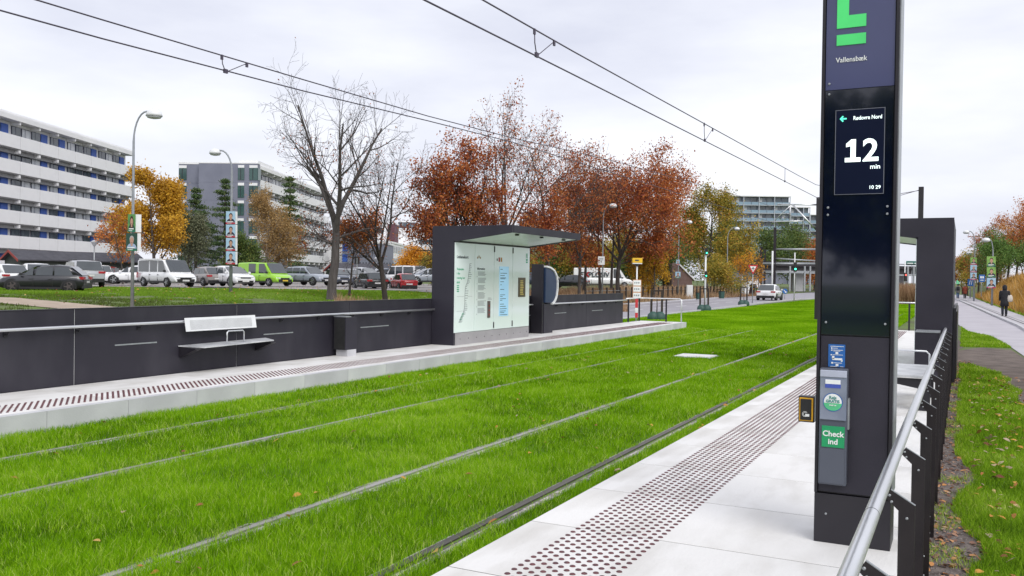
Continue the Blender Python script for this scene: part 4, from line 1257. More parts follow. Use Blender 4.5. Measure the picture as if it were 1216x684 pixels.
def conifer(name, label, px, D, top_py, wid_px, seed, leafm=None, nw=17, droop=.30, n=14000, s=.10, ragged=.3):
    rg = random.Random(seed); rn = np.random.default_rng(seed)
    p = at(px, 331, D); base = Vector((p.x, p.y, terrain(p.x, p.y)))
    h = at(px, top_py, D).z - base.z; rad = wid_px * D / FOC / 2
    t = thing(name, label, 'tree', base)
    b = MB(); b.tube([(0, 0, -.1), (.05, 0, h * .5), (0, 0, h)], [h * .016, h * .01, .02], 7, cap=False)
    tw = MB(); C = []
    for k in range(nw):
        u = k / (nw - 1); z = h * (.10 + .88 * u)
        for j in range(5):
            a = rg.uniform(0, 6.28); L = rad * 1.15 * (1 - u) ** .75 * rg.uniform(1 - ragged * 1.6, 1.15) + .15
            e = Vector((math.cos(a) * L, math.sin(a) * L, z - droop * L + .12 * L * u))
            tw.tube([(0, 0, z), e * .5 + Vector((0, 0, z * .5 + .05)), e], [.035, .02, .01], 3, cap=False)
            for q in range(7):
                f = .3 + .7 * (q + 1) / 7; C.append((e.x * f, e.y * f, z + (e.z - z) * f))
    obj('trunk', b, t, mat_=M_bark2); obj('branches', tw, t, mat_=M_bark2)
    C = np.array(C); idx = rn.integers(0, len(C), n)
    LP = C[idx] + rn.normal(0, 1, (n, 3)) * np.array([.24, .24, .12])
    obj('crown', leaf_mesh('crown', LP, s, leafm or F_con, seed, rn.uniform(0, 1, len(C))[idx] * .6 + rn.uniform(0, .4, n)), t)
    return t

# left group beside the flats
tree('maple_tree', 'golden yellow maple beside the white van, left of the pines', 184, 82, 205, 78, F_yellow, 11, 15000, .17, levels=3, kids=(12, 6, 4), fork=.14, sig=.42, spread=1.1)
tree('small_tree', 'thin orange-leaved young tree left of the golden maple', 146, 76, 252, 62, F_orange, 12, 900, .14, fork=.3, trunk_r=.07, sig=.25, minr=.012)
conifer('pine_tree', 'dark broad conifer, left one before the grey gable', 232, 108, 224, 84, 13, ragged=.42)
conifer('pine_tree', 'slender ragged pine with drooping branches rising before the grey gable', 266, 106, 213, 66, 14, droop=.05, ragged=.5, n=11000)
tree('olive_tree', 'dull grey-green tree at the foot of the pines', 222, 96, 252, 44, F_olive, 15, 7000, .16, fork=.2, sig=.5)
tree('birch_tree', 'tan weeping birch with pale stems before the white balconies', 316, 96, 222, 56, F_birch, 16, 9000, .13, bark=M_birch, fork=.12, up=-.1, sig=.45, levels=3, kids=(12, 7, 4))
tree('birch_tree', 'smaller tan birch behind the green van', 342, 98, 262, 44, F_birch, 17, 4500, .13, bark=M_birch, fork=.15, up=-.1, sig=.45)
conifer('spruce_tree', 'narrow dark spruce standing right of the tan birch', 343, 104, 210, 46, 18, n=9000, ragged=.55)
tree('green_bush', 'low green bush behind the poster covered lamp post', 288, 92, 280, 40, F_green, 19, 5000, .15, fork=.1, sig=.4)
# the two bare trees
tree('bare_tree', 'tall bare tree with fine twigs and a few red leaves left of the shelter', 394, 48, 54, 156, F_rust, 31, 520, .085, split=.40, nsplit=4, trunk_r=.27, levels=4, kids=(9, 8, 6, 4), spread=.85, up=.35, sig=.12, minr=.0058, sides=6, bark=mat('bark_pale', (.10, .088, .085), .9, c2=(.065, .055, .052), scale=3, bump=1.0, bscale=14, stretch=(3, 3, .6)),
     dens_fn=lambda x, y, z: 1.0 if z < .62 else .12)
tree('oak_sapling', 'low rust-orange leaved tree behind the tall bare trunk', 415, 52, 247, 60, F_orange, 32, 2500, .11, fork=.5, trunk_r=.08, sig=.26, low=.42)
tree('bare_tree', 'smaller forked bare tree with a dark trunk nearer the shelter', 458, 50, 148, 150, F_rust, 37, 300, .085, bark=M_bark2, split=.32, nsplit=5, trunk_r=.17, levels=4, kids=(8, 8, 6, 4), spread=.95, up=.35, sig=.12, minr=.0065)
# oaks behind the shelter
tree('oak_tree', 'rust red oak hanging over the left end of the shelter roof', 540, 60, 152, 92, F_rust, 41, 4600, .13, bark=M_bark2, split=.3, nsplit=5, trunk_r=.22, levels=3, kids=(12, 9, 6), sig=.3, up=.1, low=.36)
tree('oak_tree', 'rust red oak right behind the shelter with dense lower crown', 552, 60, 160, 116, F_rust, 42, 6200, .13, bark=M_bark2, split=.28, nsplit=5, trunk_r=.22, levels=3, kids=(12, 9, 6), sig=.32, up=.05, low=.33)
tree('oak_tree', 'tall half-bare oak above the shelter roof, highest of the red row', 592, 64, 104, 150, F_rust, 43, 3600, .12, split=.36, nsplit=5, trunk_r=.20, levels=4, kids=(9, 8, 5, 4), sig=.22, minr=.008, up=.12, dens_fn=lambda x, y, z: 1 if z < .5 or z > .93 else .4)
tree('oak_tree', 'half-bare purplish oak right of the tallest oak', 650, 68, 128, 146, F_rust, 44, 3400, .12, split=.34, nsplit=5, trunk_r=.17, levels=4, kids=(9, 8, 5, 4), sig=.22, minr=.008, up=.12)
tree('oak_tree', 'thin-twigged oak filling the gap before the big rust oak', 688, 72, 165, 110, F_rust, 45, 3400, .12, split=.34, nsplit=4, trunk_r=.14, levels=4, kids=(8, 8, 5, 4), sig=.22, minr=.008, up=.3)
tree('oak_tree', 'big dense rust-brown oak over the large white van', 734, 76, 170, 156, F_rust, 46, 17000, .14, bark=M_bark, split=.33, nsplit=7, trunk_r=.20, levels=3, kids=(14, 11, 6), sig=.42, spread=1.1, low=.22, up=.0)
tree('oak_tree', 'orange-brown oak on the right flank of the rust oaks', 776, 82, 196, 80, F_orange, 47, 6000, .14, fork=.3, levels=3, kids=(12, 6, 5), sig=.5, low=.25)
tree('oak_tree', 'low red-leaved oak between the shelter and the white van', 655, 62, 232, 70, F_rust, 48, 4200, .12, fork=.35, trunk_r=.19, sig=.35, low=.3)
for k, (px, D) in enumerate(((713, 84), (726, 86), (693, 80))):
    tree('oak_tree', ('straight bare-stemmed oak behind the lamp post with the square sign', 'straight oak trunk rising before the white van cab', 'slim oak trunk left of the lamp before the white van')[k], px, D, 205 + 8 * k, 60, F_rust, 50 + k, 2600, .14, fork=.52, trunk_r=.15, sig=.45, low=.45)
tree('yellow_tree', 'small bright yellow tree right of the white van', 776, 77, 288, 46, F_yellow, 54, 4200, .13, fork=.15, trunk_r=.07, sig=.3)
tree('autumn_tree', 'tall green and gold tree beyond the street lamps', 838, 112, 220, 86, F_ygreen, 55, 12500, .18, fork=.18, levels=3, kids=(13, 7, 4), sig=.55, spread=1.1)
tree('autumn_tree', 'yellow-green shrubby tree behind the green traffic light', 846, 100, 306, 66, F_ygreen, 56, 5200, .14, fork=.1, sig=.45)
for k, (px, D, top, wd, m, s) in enumerate(((868, 150, 262, 62, F_green, 61), (902, 160, 276, 70, F_green, 62), (940, 165, 266, 56, F_green, 63), (967, 172, 282, 46, F_orange, 64), (985, 180, 286, 60, F_green, 65), (1010, 170, 288, 60, F_green, 66),
                                         (758, 128, 300, 64, F_green, 67), (700, 134, 288, 70, F_ygreen, 68), (668, 138, 292, 60, F_green2, 69), (806, 140, 268, 60, F_green, 70), (640, 150, 296, 60, F_ygreen, 71), (735, 140, 275, 60, F_ygreen, 72), (790, 130, 290, 50, F_green, 73))):
    lab = ('dark green round tree below the glass balcony flats', 'broad green tree behind the bridge masts', 'green tree just left of the pylon mast', 'small orange-topped tree hard by the pylon edge', 'green tree hidden mostly by the pylon', 'green tree behind the pylon',
           'dark green tree behind the small yellow tree', 'yellow-green tree behind the white van load bay', 'mid green tree behind the ticket machine', 'dark tree between oak and gold tree', 'yellow-green tree seen past the shelter glass', 'olive tree above the white van cab', 'dark bush behind the temporary bus sign')[k]
    tree('green_tree', lab, px, D, top, wd, m, s, 5200, .24, fork=.12, levels=2, kids=(14, 8), sig=.9)
tree('young_tree', 'small orange-yellow young tree behind the give way sign', 887, 92, 298, 34, F_gold, 74, 700, .13, fork=.25, trunk_r=.05, sig=.3)
tree('young_tree', 'tiny thin golden sapling right of the give way sign', 901, 96, 300, 12, F_gold, 75, 160, .12, fork=.25, trunk_r=.04, sig=.15)
tree('yellow_bush', 'rounded golden bush behind the small white van, left of the shelter', 494, 108, 296, 36, F_gold, 76, 3600, .18, fork=.1, sig=.5)
tree('yellow_bush', 'golden-brown bush showing past the shelter edge', 512, 100, 305, 26, F_ygreen, 77, 2400, .16, fork=.1, sig=.5)
# right bank
for k, (px, D, top, wd, m, s, n, ls) in enumerate(((1226, 96, 236, 70, F_orange, 81, 4200, .12), (1196, 104, 250, 70, F_rust, 82, 1700, .12), (1184, 108, 272, 60, F_green2, 83, 5200, .14), (1214, 92, 286, 90, F_green2, 84, 8000, .12), (1162, 125, 280, 46, F_rust, 85, 1500, .14),
                                             (1149, 135, 300, 34, F_ygreen, 86, 3000, .17), (1172, 112, 300, 50, F_birch, 87, 3000, .13), (1143, 150, 306, 26, F_rust, 88, 1800, .2), (1206, 118, 250, 60, F_gold, 89, 3000, .11), (1188, 120, 262, 60, F_rust, 90, 1500, .13))):
    lab = ('orange tree at the upper right corner of the bank', 'thin red-leaved tree arching over the lamp posts', 'mid green tree behind the poster lamp', 'wide bright green bush above the golden grass', 'dark red open tree left of the poster lamp', 'yellow-green shrub by the far end of the footway',
           'brownish twiggy tree behind the poster lamp', 'small dark red tree at the far end of the path', 'golden tree at the right edge', 'tall thin red tree on top of the bank')[k]
    tree('bank_tree', lab, px, D, top, wd, m, s, n, ls, bark=M_bark2, fork=.15, sig=.45, levels=3, kids=(9, 6, 4), minr=.009)
# trees behind the camera, mirrored by the pylon glass
for k, (x, y) in enumerate(((-3.5, -40), (4, -44), (-10, -41), (13, -40))):
    tree('green_tree', ('round tree', 'broad tree', 'tall tree', 'low tree')[k] + ' behind the viewer, mirrored in the pylon glass', 0, 0, 0, 0, F_green, 95 + k, 5000, .5, base=Vector((x, y, 0)), height=13.5 + k % 2, radius=6, levels=2, kids=(12, 8), sig=.8, fork=.15)
# ================================================================== buildings
_d = ray(640, 330.0); FD = math.atan2(_d[1], _d[0])     # facade direction (away from the camera)
def world_lat(D, lat):
    v = VF * D + VR * lat
    return Vector((v[0], v[1], 0))
M_bwhite = mat('facade_white', (.80, .80, .81), .7, c2=(.74, .74, .755), scale=.4, bump=.1)
M_bgrey = mat('facade_grey', (.20, .21, .27), .7, c2=(.17, .18, .235), scale=.5, detail=8)
M_bblue = mat('door_blue', (.025, .09, .40), .5, c2=(.035, .11, .46), scale=1)
M_win = mat('window_dark', (.05, .065, .08), .1, c2=(.12, .14, .16), scale=.35, spec=.8, ramp=(.45, .55))
M_winl = mat('window_curtain', (.55, .57, .60), .25, c2=(.35, .37, .42), scale=.7, spec=.8, ramp=(.4, .6))
M_wfr = mat('window_frame_white', (.62, .63, .65), .6)
M_gwin = mat('stair_glass_green', (.02, .06, .055), .12, c2=(.03, .09, .08), scale=.3, spec=.9)
M_slab_grey = mat('slab_grey', (.35, .35, .36), .8)  # plain grey for the floor slabs and beams below the parapets
def flats(label, D0, lat0, nb, bay, blue, z0, seed, endwall):
    """local x runs along the facade away from the viewer, -y is outwards (towards the street), z up"""
    b = world_lat(D0, lat0)
    t = thing('apartment_block', label, 'building', (b.x, b.y, z0), FD)
    rnd = random.Random(seed)
    L = nb * bay; Hh = 19.15 - z0; st = 2.80; top = 16.95 - z0
    core = MB(); core.box(0, L, 1.0, 12.6, -.3, Hh - .6); obj('core', core, t, mat_=M_bwhite)
    rf = MB(); rf.box(-.2, L + .2, -.25, 12.8, Hh - .55, Hh); rf.box(-.1, L + .1, .1, 12.6, Hh + .001, Hh + .3); obj('roof', rf, t, mat_=M_bwhite)
    par = MB(); par.box(.05, bay - .05, -.14, 0, -1.42, 0); par_me = par.mesh('balcony_parapet', M_bwhite)
    br = MB(); br.prism([(1.55, -.62), (-.10, -.02), (-.10, -.001), (1.55, -.001)], 'x', -.11, .11)
    br = MB(); br.prism([(-.12, -.34), (-.12, 0), (.99, 0), (.99, -.42)], 'x', -.12, .12); br_me = br.mesh('bracket', M_bwhite)
    M_wfd = mat('window_frame_dark', (.05, .06, .11), .5)
    w1 = MB(); w1.box(0, 1.75, 0.90, 0.98, -1.5, 0); w1_me = w1.mesh('window', M_wfd)
    pn = [None] * 3
    for i, mm in enumerate((M_win, M_winl, M_win)):
        p_ = MB(); p_.box(.07, .62, 0.885, 0.90, -1.43, -.07); p_.box(.72, 1.68, 0.885, 0.90, -1.43, -.07); pn[i] = p_.mesh('pane', mm)
    dr_ = MB(); dr_.box(0, 1.35, 0.87, 0.98, -2.3, 0); dr_me = dr_.mesh('door', M_bblue if blue else M_win)
    nf = 6
    for f in range(nf):
        zt_ = top - st * f         # parapet top on this floor
        sl = MB(); sl.box(-.02, L + .02, .002, .45, zt_ - 1.55, zt_ - 1.40); sl.box(-.02, L + .02, .451, .998, zt_ - 1.98, zt_ - 1.40); obj('floor_slab', sl, t, mat_=M_slab_grey)
        for k in range(nb):
            obj('balcony_parapet', par_me, t, (k * bay, 0, zt_))
            if k: obj('bracket', br_me, t, (k * bay, 0, zt_ - 1.56))
            hd_ = zt_ + 1.18 if f else zt_ + 1.25
            o1 = obj('window', w1_me, t, (k * bay + .02, 0, hd_)); obj('pane', pn[rnd.choice((0, 1, 1, 0, 2))], o1)
            if (k + f // 9) % 5 in (0, 1, 3):
                obj('door', dr_me, t, (k * bay + 1.95, 0, hd_))
            else:
                o1 = obj('window', w1_me, t, (k * bay + 1.95, 0, hd_)); obj('pane', pn[rnd.choice((0, 1, 1))], o1)
    for k in range(1, nb):
        obj('bracket', br_me, t, (k * bay, 0, Hh - .56))
    # ground floor windows
    for k in range(nb):
        o1 = obj('window', w1_me, t, (k * bay + .4, .0, 2.4)); obj('pane', pn[0], o1)
        if blue: obj('door', dr_me, t, (k * bay + 2.4, .0, 2.4))
    if endwall:
        E_ = -.02
        obj('end_wall', MB().box(-.4, -.02, 1.3, 12.9, -.3, Hh + .1), t, mat_=M_bgrey)
        obj('end_wall_step', MB().box(-1.6, -.41, -.2, 9.2, -.3, Hh + .12), t, mat_=M_bgrey)
        obj('parapet_cap', MB().box(-1.65, -.38, -.25, 9.25, Hh + .121, Hh + .30), t, mat_=M_bwhite)
        obj('parapet_cap', MB().box(-.45, 0, 9.26, 12.95, Hh + .101, Hh + .40), t, mat_=M_bwhite)
        obj('roof_plant', MB().box(.5, 9, .4, 3.4, Hh + .31, Hh + .9), t, mat_=M_bwhite)
        for f in range(7):
            z = Hh - .1 - 2.80 * f
            for (y0, y1, x) in ((11.6, 12.85, -.45), (1.9, 2.9, -1.65), (-.22, 1.1, -1.65)):
                g = obj('stair_window', MB().box(x - .03, x, y0, y1, z - 2.35, z - .45), t, mat_=M_gwin)
                obj('pane', MB().box(x - .045, x - .031, y0 + (y1 - y0) * .52, y0 + (y1 - y0) * .60, z - 2.3, z - .5), g, mat_=M_darkm)
                obj('window_spandrel', MB().box(x - .028, x, y0, y1, z - .44, z - .02), t, mat_=M_bwhite)
            if f < 6:
                for (y0, y1, x) in ((1.2, 1.85, -1.62), (2.95, 5.6, -1.62), (5.65, 9.18, -1.62)):
                    obj('facade_panel', MB().box(x, x + .02, y0, y1, z - 2.80, z - .03), t, mat_=M_bgrey)
                obj('facade_panel', MB().box(-.44, -.401, 9.25, 11.5, z - 2.80, z - .03), t, mat_=M_bgrey)
            g = obj('stair_window', MB().box(-1.55, -.1, -.27, -.205, z - 2.35, z - .45), t, mat_=M_gwin)
    return t
flats('long white apartment block with rows of balconies and blue doors at the left edge', 84.0, -56.2, 11, 3.95, True, .8, 1, False)
flats('white apartment block with a grey end wall and green stair windows behind the conifers', 141.5, -40.6, 12, 3.9, False, .8, 2, True)
# low grey block with blue strip
def simple_block(name, label, D, px0, px1, top_py, depth, m, z0=.8, rz=None):
    a, c = at(px0, 331, D), at(px1, 331, D)
    h = at((px0 + px1) / 2, top_py, D).z - z0
    t = thing(name, label, 'building', (a.x, a.y, z0), math.atan2(c.y - a.y, c.x - a.x))
    wd = (Vector((c.x, c.y)) - Vector((a.x, a.y))).length
    obj('wall', MB().box(0, wd, .02, depth, -.3, h), t, mat_=m)
    obj('roof', MB().box(-.15, wd + .15, -.12, depth + .1, h + .001, h + .35), t, mat_=M_bwhite)
    return t, wd, h
t, wd, h = simple_block('low_building', 'low grey panelled building with a blue strip behind the parked cars', 184, 406, 456, 289, 14, M_bgrey)
for k in range(4):
    for j in range(3):
        obj('facade_panel', MB().box(1.2 + k * (wd - 1.3) / 4, 1.2 + (k + 1) * (wd - 1.3) / 4 - .05, -.03, .018, j * h / 3 + .03, (j + 1) * h / 3 - .03), t, mat_=M_bgrey)
for z in (h * .50, h * .78):
    obj('blue_panel', MB().box(.05, 1.1, -.05, .018, z, z + h * .2), t, mat_=M_bblue)
# receding white office
b = at(456, 331, 190)
t = thing('office_building', 'white two storey office with long window bands receding behind the forked tree', 'building', (b.x, b.y, .8), FD - R(0.5))
z2 = 8.4
bL = 70
obj('wall', MB().box(0, bL, .1, 14, -.3, z2), t, mat_=M_bwhite)
obj('roof', MB().box(-.2, bL + .2, -.1, 14.2, z2 + .001, z2 + .4), t, mat_=M_bwhite)
for f in range(3):
    for k in range(20):
        o1 = obj('window', MB().box(.4 + 3.45 * k, 3.5 + 3.45 * k, .03, .098, .9 + 2.75 * f, 2.4 + 2.75 * f), t, mat_=M_wfr)
        pz = MB(); pz.box(.5 + 3.45 * k, 1.9 + 3.45 * k, .01, .029, 1.0 + 2.75 * f, 2.3 + 2.75 * f); pz.box(2.0 + 3.45 * k, 3.4 + 3.45 * k, .01, .029, 1.0 + 2.75 * f, 2.3 + 2.75 * f)
        obj('pane', pz, o1, mat_=M_win)
t, wd, h = simple_block('office_building', 'tall pale office wall with few windows left of the shelter', 262, 470, 560, 273, 20, M_bwhite)
for (a, z, ww) in ((6.6, h * .70, 4.2), (7.6, h * .44, 4.5), (6.2, h * .2, 4.5), (12, h * .70, 3), (13, h * .44, 3)):
    o1 = obj('window', MB().box(a, a + ww, -.06, .018, z, z + 1.7), t, mat_=M_wfr)
    for k in range(3):
        obj('pane', MB().box(a + .1 + k * (ww - .1) / 3, a + (k + 1) * (ww - .1) / 3, -.08, -.061, z + .15, z + 1.55), o1, mat_=M_win)
t, wd, h = simple_block('glass_tower', 'small dark glass roof storey above the pale office', 270, 472, 494, 264, 10, mat('tower_glass', (.06, .09, .12), .15, spec=.8))
for k in range(5):
    obj('mullion', MB().box(k * wd / 4 - .08, k * wd / 4 + .08, -.05, .018, 0, h), t, mat_=M_galv)
t, wd, h = simple_block('brick_tower', 'narrow dark red brick stair tower behind the forked bare tree', 240, 458, 468, 266, 8, mat('brick_dark', (.09, .035, .05), .8, c2=(.12, .05, .06), scale=2))
t, wd, h = simple_block('white_block', 'white upper storeys beside the dark red tower', 236, 440, 457, 265, 8, M_bwhite)
for j in range(3):
    obj('window', MB().box(.5, wd - .6, -.05, .018, h - 2.6 - 3 * j, h - 1.2 - 3 * j), t, mat_=M_win)
# distant office seen past the shelter glass
t, wd, h = simple_block('office_building', 'grey office with window bands seen between the shelter and the ticket machine', 170, 625, 662, 292, 12, M_bgrey, .6)
for j in range(3):
    o1 = obj('window', MB().box(.3, wd - .3, -.05, .018, h - 1.9 - 2.6 * j, h - .5 - 2.6 * j), t, mat_=M_wfr)
    for k in range(4):
        obj('pane', MB().box(.4 + k * (wd - .7) / 4, .3 + (k + 1) * (wd - .7) / 4, -.07, -.051, h - 1.8 - 2.6 * j, h - .6 - 2.6 * j), o1, mat_=M_win)
# right: glass balcony flats
M_slab = mat('slab_bluegrey', (.46, .50, .56), .7)
M_gl = mat('balcony_glass', (.22, .33, .42), .15, c2=(.17, .26, .35), scale=.15, spec=.8)
M_blw = mat('flats_window', (.07, .10, .13), .12, c2=(.16, .19, .22), scale=.2, spec=.8, ramp=(.42, .58))
def glass_flats(label, px0, px1, top_py, D, nb, rows):
    t, wd, h = simple_block('balcony_flats', label, D, px0, px1, top_py, 14, M_bgrey, 0)
    st = 3.05
    bw = wd / nb
    rn = random.Random(int(px0))
    for r_ in range(rows):
        z = h - .35 - st * r_
        obj('floor_slab', MB().box(-.1, wd + .1, -1.6, .015, z - st + .0, z - st + .28), t, mat_=M_slab)
        for k in range(nb):
            obj('window', MB().box(k * bw + .2, (k + 1) * bw - .2, -.1, .015, z - 2.4, z - .05), t, mat_=random.choice((M_blw, M_blw, M_win)))
            obj('balcony_glass', MB().box(k * bw + .08, (k + 1) * bw - .08, -1.62, -1.58, z - st + .29, z - st + 1.3), t, mat_=M_gl)
            if rn.random() < .35:
                obj('curtain', MB().box(k * bw + .5, k * bw + 1.6, -.14, -.101, z - 2.3, z - .15), t, mat_=M_wfr)
    for k in range(nb + 1):
        if k % 2 == 0 or k == nb:
            obj('column', MB().box(k * bw - .13, k * bw + .13, -1.85, -1.63, 0, h), t, mat_=M_slab)
    obj('roof_edge', MB().box(-.3, wd + .3, -1.9, -.125, h + .0, h + .34), t, mat_=M_bwhite)
    return t
glass_flats('large block of flats with glass balconies above the trees, highest part on the left', 862, 935, 234, 340, 8, 9)
glass_flats('middle lower part of the glass balcony flats', 936, 958.5, 247, 344, 3, 8)
glass_flats('lowest right part of the glass balcony flats beside the mast', 959.2, 990, 256, 348, 4, 7)

# shed with red gable
def shed(label, D, px0, px1, py_ridge, py_eave, depth_px, rz_off=0, zb=.8):
    a, c = at(px0, 331, D), at(px1, 331, D)
    wd = (Vector((c.x, c.y)) - Vector((a.x, a.y))).length
    he = at((px0 + px1) / 2, py_eave, D).z - zb; hr_ = at((px0 + px1) / 2, py_ridge, D).z - zb
    t = thing('shed', label, 'shed', (a.x, a.y, zb), math.atan2(c.y - a.y, c.x - a.x) + rz_off)
    M_sh = mat('shed_green', (.035, .045, .04), .8, c2=(.05, .06, .05), scale=3)
    M_rr = mat('shed_red', (.30, .05, .04), .7)
    M_fl = mat('roof_felt', (.075, .075, .09), .9, c2=(.055, .055, .068), scale=2)
    dp = depth_px
    b = MB(); b.prism([(0, -.3), (wd, -.3), (wd, he), (wd / 2, hr_ - .12), (0, he)], 'y', .1, dp); obj('wall', b, t, mat_=M_sh)
    for s in (0, 1):
        x0, x1 = (-.35, wd / 2) if s == 0 else (wd + .35, wd / 2)
        ez = he - .12
        b = MB(); b.hexa([(x0, -.25, ez), (x1, -.25, hr_ - .1), (x1, dp + .2, hr_ - .1), (x0, dp + .2, ez)], [(x0, -.25, ez + .1), (x1, -.25, hr_), (x1, dp + .2, hr_), (x0, dp + .2, ez + .1)])
        obj('roof', b, t, mat_=M_fl)
        b = MB(); b.hexa([(x0, -.30, ez - .12), (x1, -.30, hr_ - .22), (x1, -.255, hr_ - .22), (x0, -.255, ez - .12)], [(x0, -.30, ez + .1), (x1, -.30, hr_), (x1, -.255, hr_), (x0, -.255, ez + .1)])
        obj('barge_board', b, t, mat_=M_rr)
    return t
shed('dark timber shed with red gable boards and a long felt roof before the left flats', 82, 4, 46, 297, 308, 12, R(-38))
shed('second dark shed with a red edged roof behind the bare tree trunk', 108, 388, 412, 312, 321, 9, R(-40))
fn = thing('screen_fence', 'low grey slatted fence in front of the low grey building', 'fence', (0, 0, 0))
a, c = at(424, 331, 150), at(470, 331, 150)
for k in range(14):
    p = a.lerp(c, k / 13.0)
    obj('post', MB().box(-.06, .06, -.06, .06, 0, 3.3), fn, (p.x, p.y, .8), mat_=M_darkm)
b = MB(); b.hexa([(a.x, a.y, 1.1), (c.x, c.y, 1.1), (c.x + .05, c.y + .05, 1.1), (a.x + .05, a.y + .05, 1.1)], [(a.x, a.y, 3.9), (c.x, c.y, 3.9), (c.x + .05, c.y + .05, 3.9), (a.x + .05, a.y + .05, 3.9)])
obj('mesh_panel', b, fn, mat_=mat('fence_grey', (.12, .12, .14), .6))

# parking surface
def pixstrip(name, pts, z, m):
    b = MB(); b.add([(p.x, p.y, terrain(p.x, p.y) + z) for p in pts], [tuple(range(len(pts)))]); return obj(name, b, mat_=m, kind='structure')
L_, R__ = [], []
for d in (56, 64, 72, 80, 90, 120):
    w0 = world_lat(d, -.62 * d - 8); w1 = world_lat(d, (-.085 * d if d > 60 else -.1 * d))
    L_.append((w0.x, w0.y)); R__.append((w1.x, w1.y))
strip('car_park', L_, R__, .03, mat('car_park_asphalt', (.33, .31, .30), .9, c2=(.27, .25, .25), scale=.5), terrain)
a, c, e, g_ = world_lat(45.5, -40), world_lat(45.5, -19), world_lat(49.5, -19), world_lat(49.5, -40)

# bridge on the right
br = thing('road_bridge', 'dark footbridge crossing beyond the white car with grey piers', 'bridge', (0, 0, 0))
def pbar(pa, pb, D, thick, hgt, m, name='deck', D2=None):
    a, c = at(*pa, D), at(*pb, D2 or D)
    b = MB(); n_ = Vector((VF[0], VF[1], 0)) * thick
    b.hexa([a, c, c + n_, a + n_], [a + Vector((0, 0, hgt)), c + Vector((0, 0, hgt)), c + n_ + Vector((0, 0, hgt)), a + n_ + Vector((0, 0, hgt))])
    return obj(name, b, br, mat_=m)
pbar((893, 321), (1110, 326), 150, 5, 1.3, M_mast)
pbar((905, 315.5), (1110, 320), 149.5, .3, .25, M_mast, 'railing')
pbar((905, 311), (1110, 315), 149.5, .2, .12, M_mast, 'railing')
pbar((905, 323.5), (1110, 328.5), 149.0, .3, .25, M_galv, 'deck_edge')
for (px, w_) in ((949, 9), (1075, 5)):
    pbar((px - w_ / 2, 346), (px + w_ / 2, 346), 152, 2, 3.2, M_conc2, 'pier')
for (px) in (938, 955.5, 962, 1078, 1085):
    pbar((px - .8, 346), (px + .8, 346), 140, .3, 4.0, M_galv, 'pier')
# pale tunnel portal / container, utility cabinet, earthbank wall
def pblock(name, label, cat_, px0, px1, py0, py1, D, depth, m, z0=None):
    a, c = at(px0, 331, D), at(px1, 331, D)
    z0 = at(px0, py1, D).z if z0 is None else z0
    h = at((px0 + px1) / 2, py0, D).z - z0
    t = thing(name, label, cat_, (a.x, a.y, z0), math.atan2(c.y - a.y, c.x - a.x))
    wd = (Vector((c.x, c.y)) - Vector((a.x, a.y))).length
    return t, wd, h
t, wd, h = pblock('bus_shelter', 'small pale arched shelter behind the give way sign', 'shelter', 884, 903, 332, 350, 108, 2, None)
b = MB(); b.prism([(0, 0), (.22, h * .75), (.5, h), (wd - .3, h), (wd, h * .7), (wd, h * .45), (wd - .35, h * .5), (wd - .5, h * .72), (.75, h * .72), (.5, 0)], 'y', 0, 1.6); obj('shell', b, t, mat_=M_white)
obj('back_panel', MB().box(.6, wd - .3, 1.3, 1.5, 0, h * .72), t, mat_=mat('shelter_brown', (.10, .06, .06), .8))
t, wd, h = pblock('utility_cabinet', 'white street cabinet on the dry verge behind the green signal', 'cabinet', 816, 823, 338.5, 352, 84, .5, None)
obj('body', MB().box(0, wd, 0, .45, 0, h), t, mat_=M_white, bevel=.01); obj('plinth', MB().box(-.03, wd + .03, -.03, .48, -.15, 0), t, mat_=M_conc2)
obj('door', MB().box(.04, wd - .04, -.012, -.001, .06, h - .06), t, mat_=M_white)
t, wd, h = pblock('gabled_house', 'low brick house gable half hidden behind the street lamp', 'building', 798, 822, 313, 345, 124, 8, None)
b = MB(); b.prism([(0, 0), (wd, 0), (wd, h * .45), (wd * .35, h), (0, h)], 'y', 0, 8); obj('wall', b, t, mat_=mat('house_brick', (.16, .10, .09), .9, c2=(.20, .13, .12), scale=3))
b = MB(); b.hexa([(wd * .3, -.2, h - .1), (wd + .4, -.2, h * .36), (wd + .4, 8.2, h * .36), (wd * .3, 8.2, h - .1)], [(wd * .3, -.2, h + .15), (wd + .4, -.2, h * .36 + .22), (wd + .4, 8.2, h * .36 + .22), (wd * .3, 8.2, h + .15)]); obj('roof', b, t, mat_=M_bwhite)
# wooden post fence along dry verge
pf = thing('post_fence', 'row of short dark wooden posts in the dry grass along the street', 'fence', (0, 0, 0))
pm2 = MB(); pm2.box(-.06, .06, -.06, .06, 0, 1.15); pme = pm2.mesh('post', M_bark2)
for k in range(44):
    y = 60 + k * 1.5; x = -24.6 - (y - 60) * .01
    obj('post', pme, pf, (x, y, terrain(x, y)))
obj('wire', MB().tube([(-24.6, 60, terrain(-24.6, 60) + .9), (-25.25, 124.5, terrain(-25.25, 124) + .9)], .012, 4), pf, mat_=M_galv)

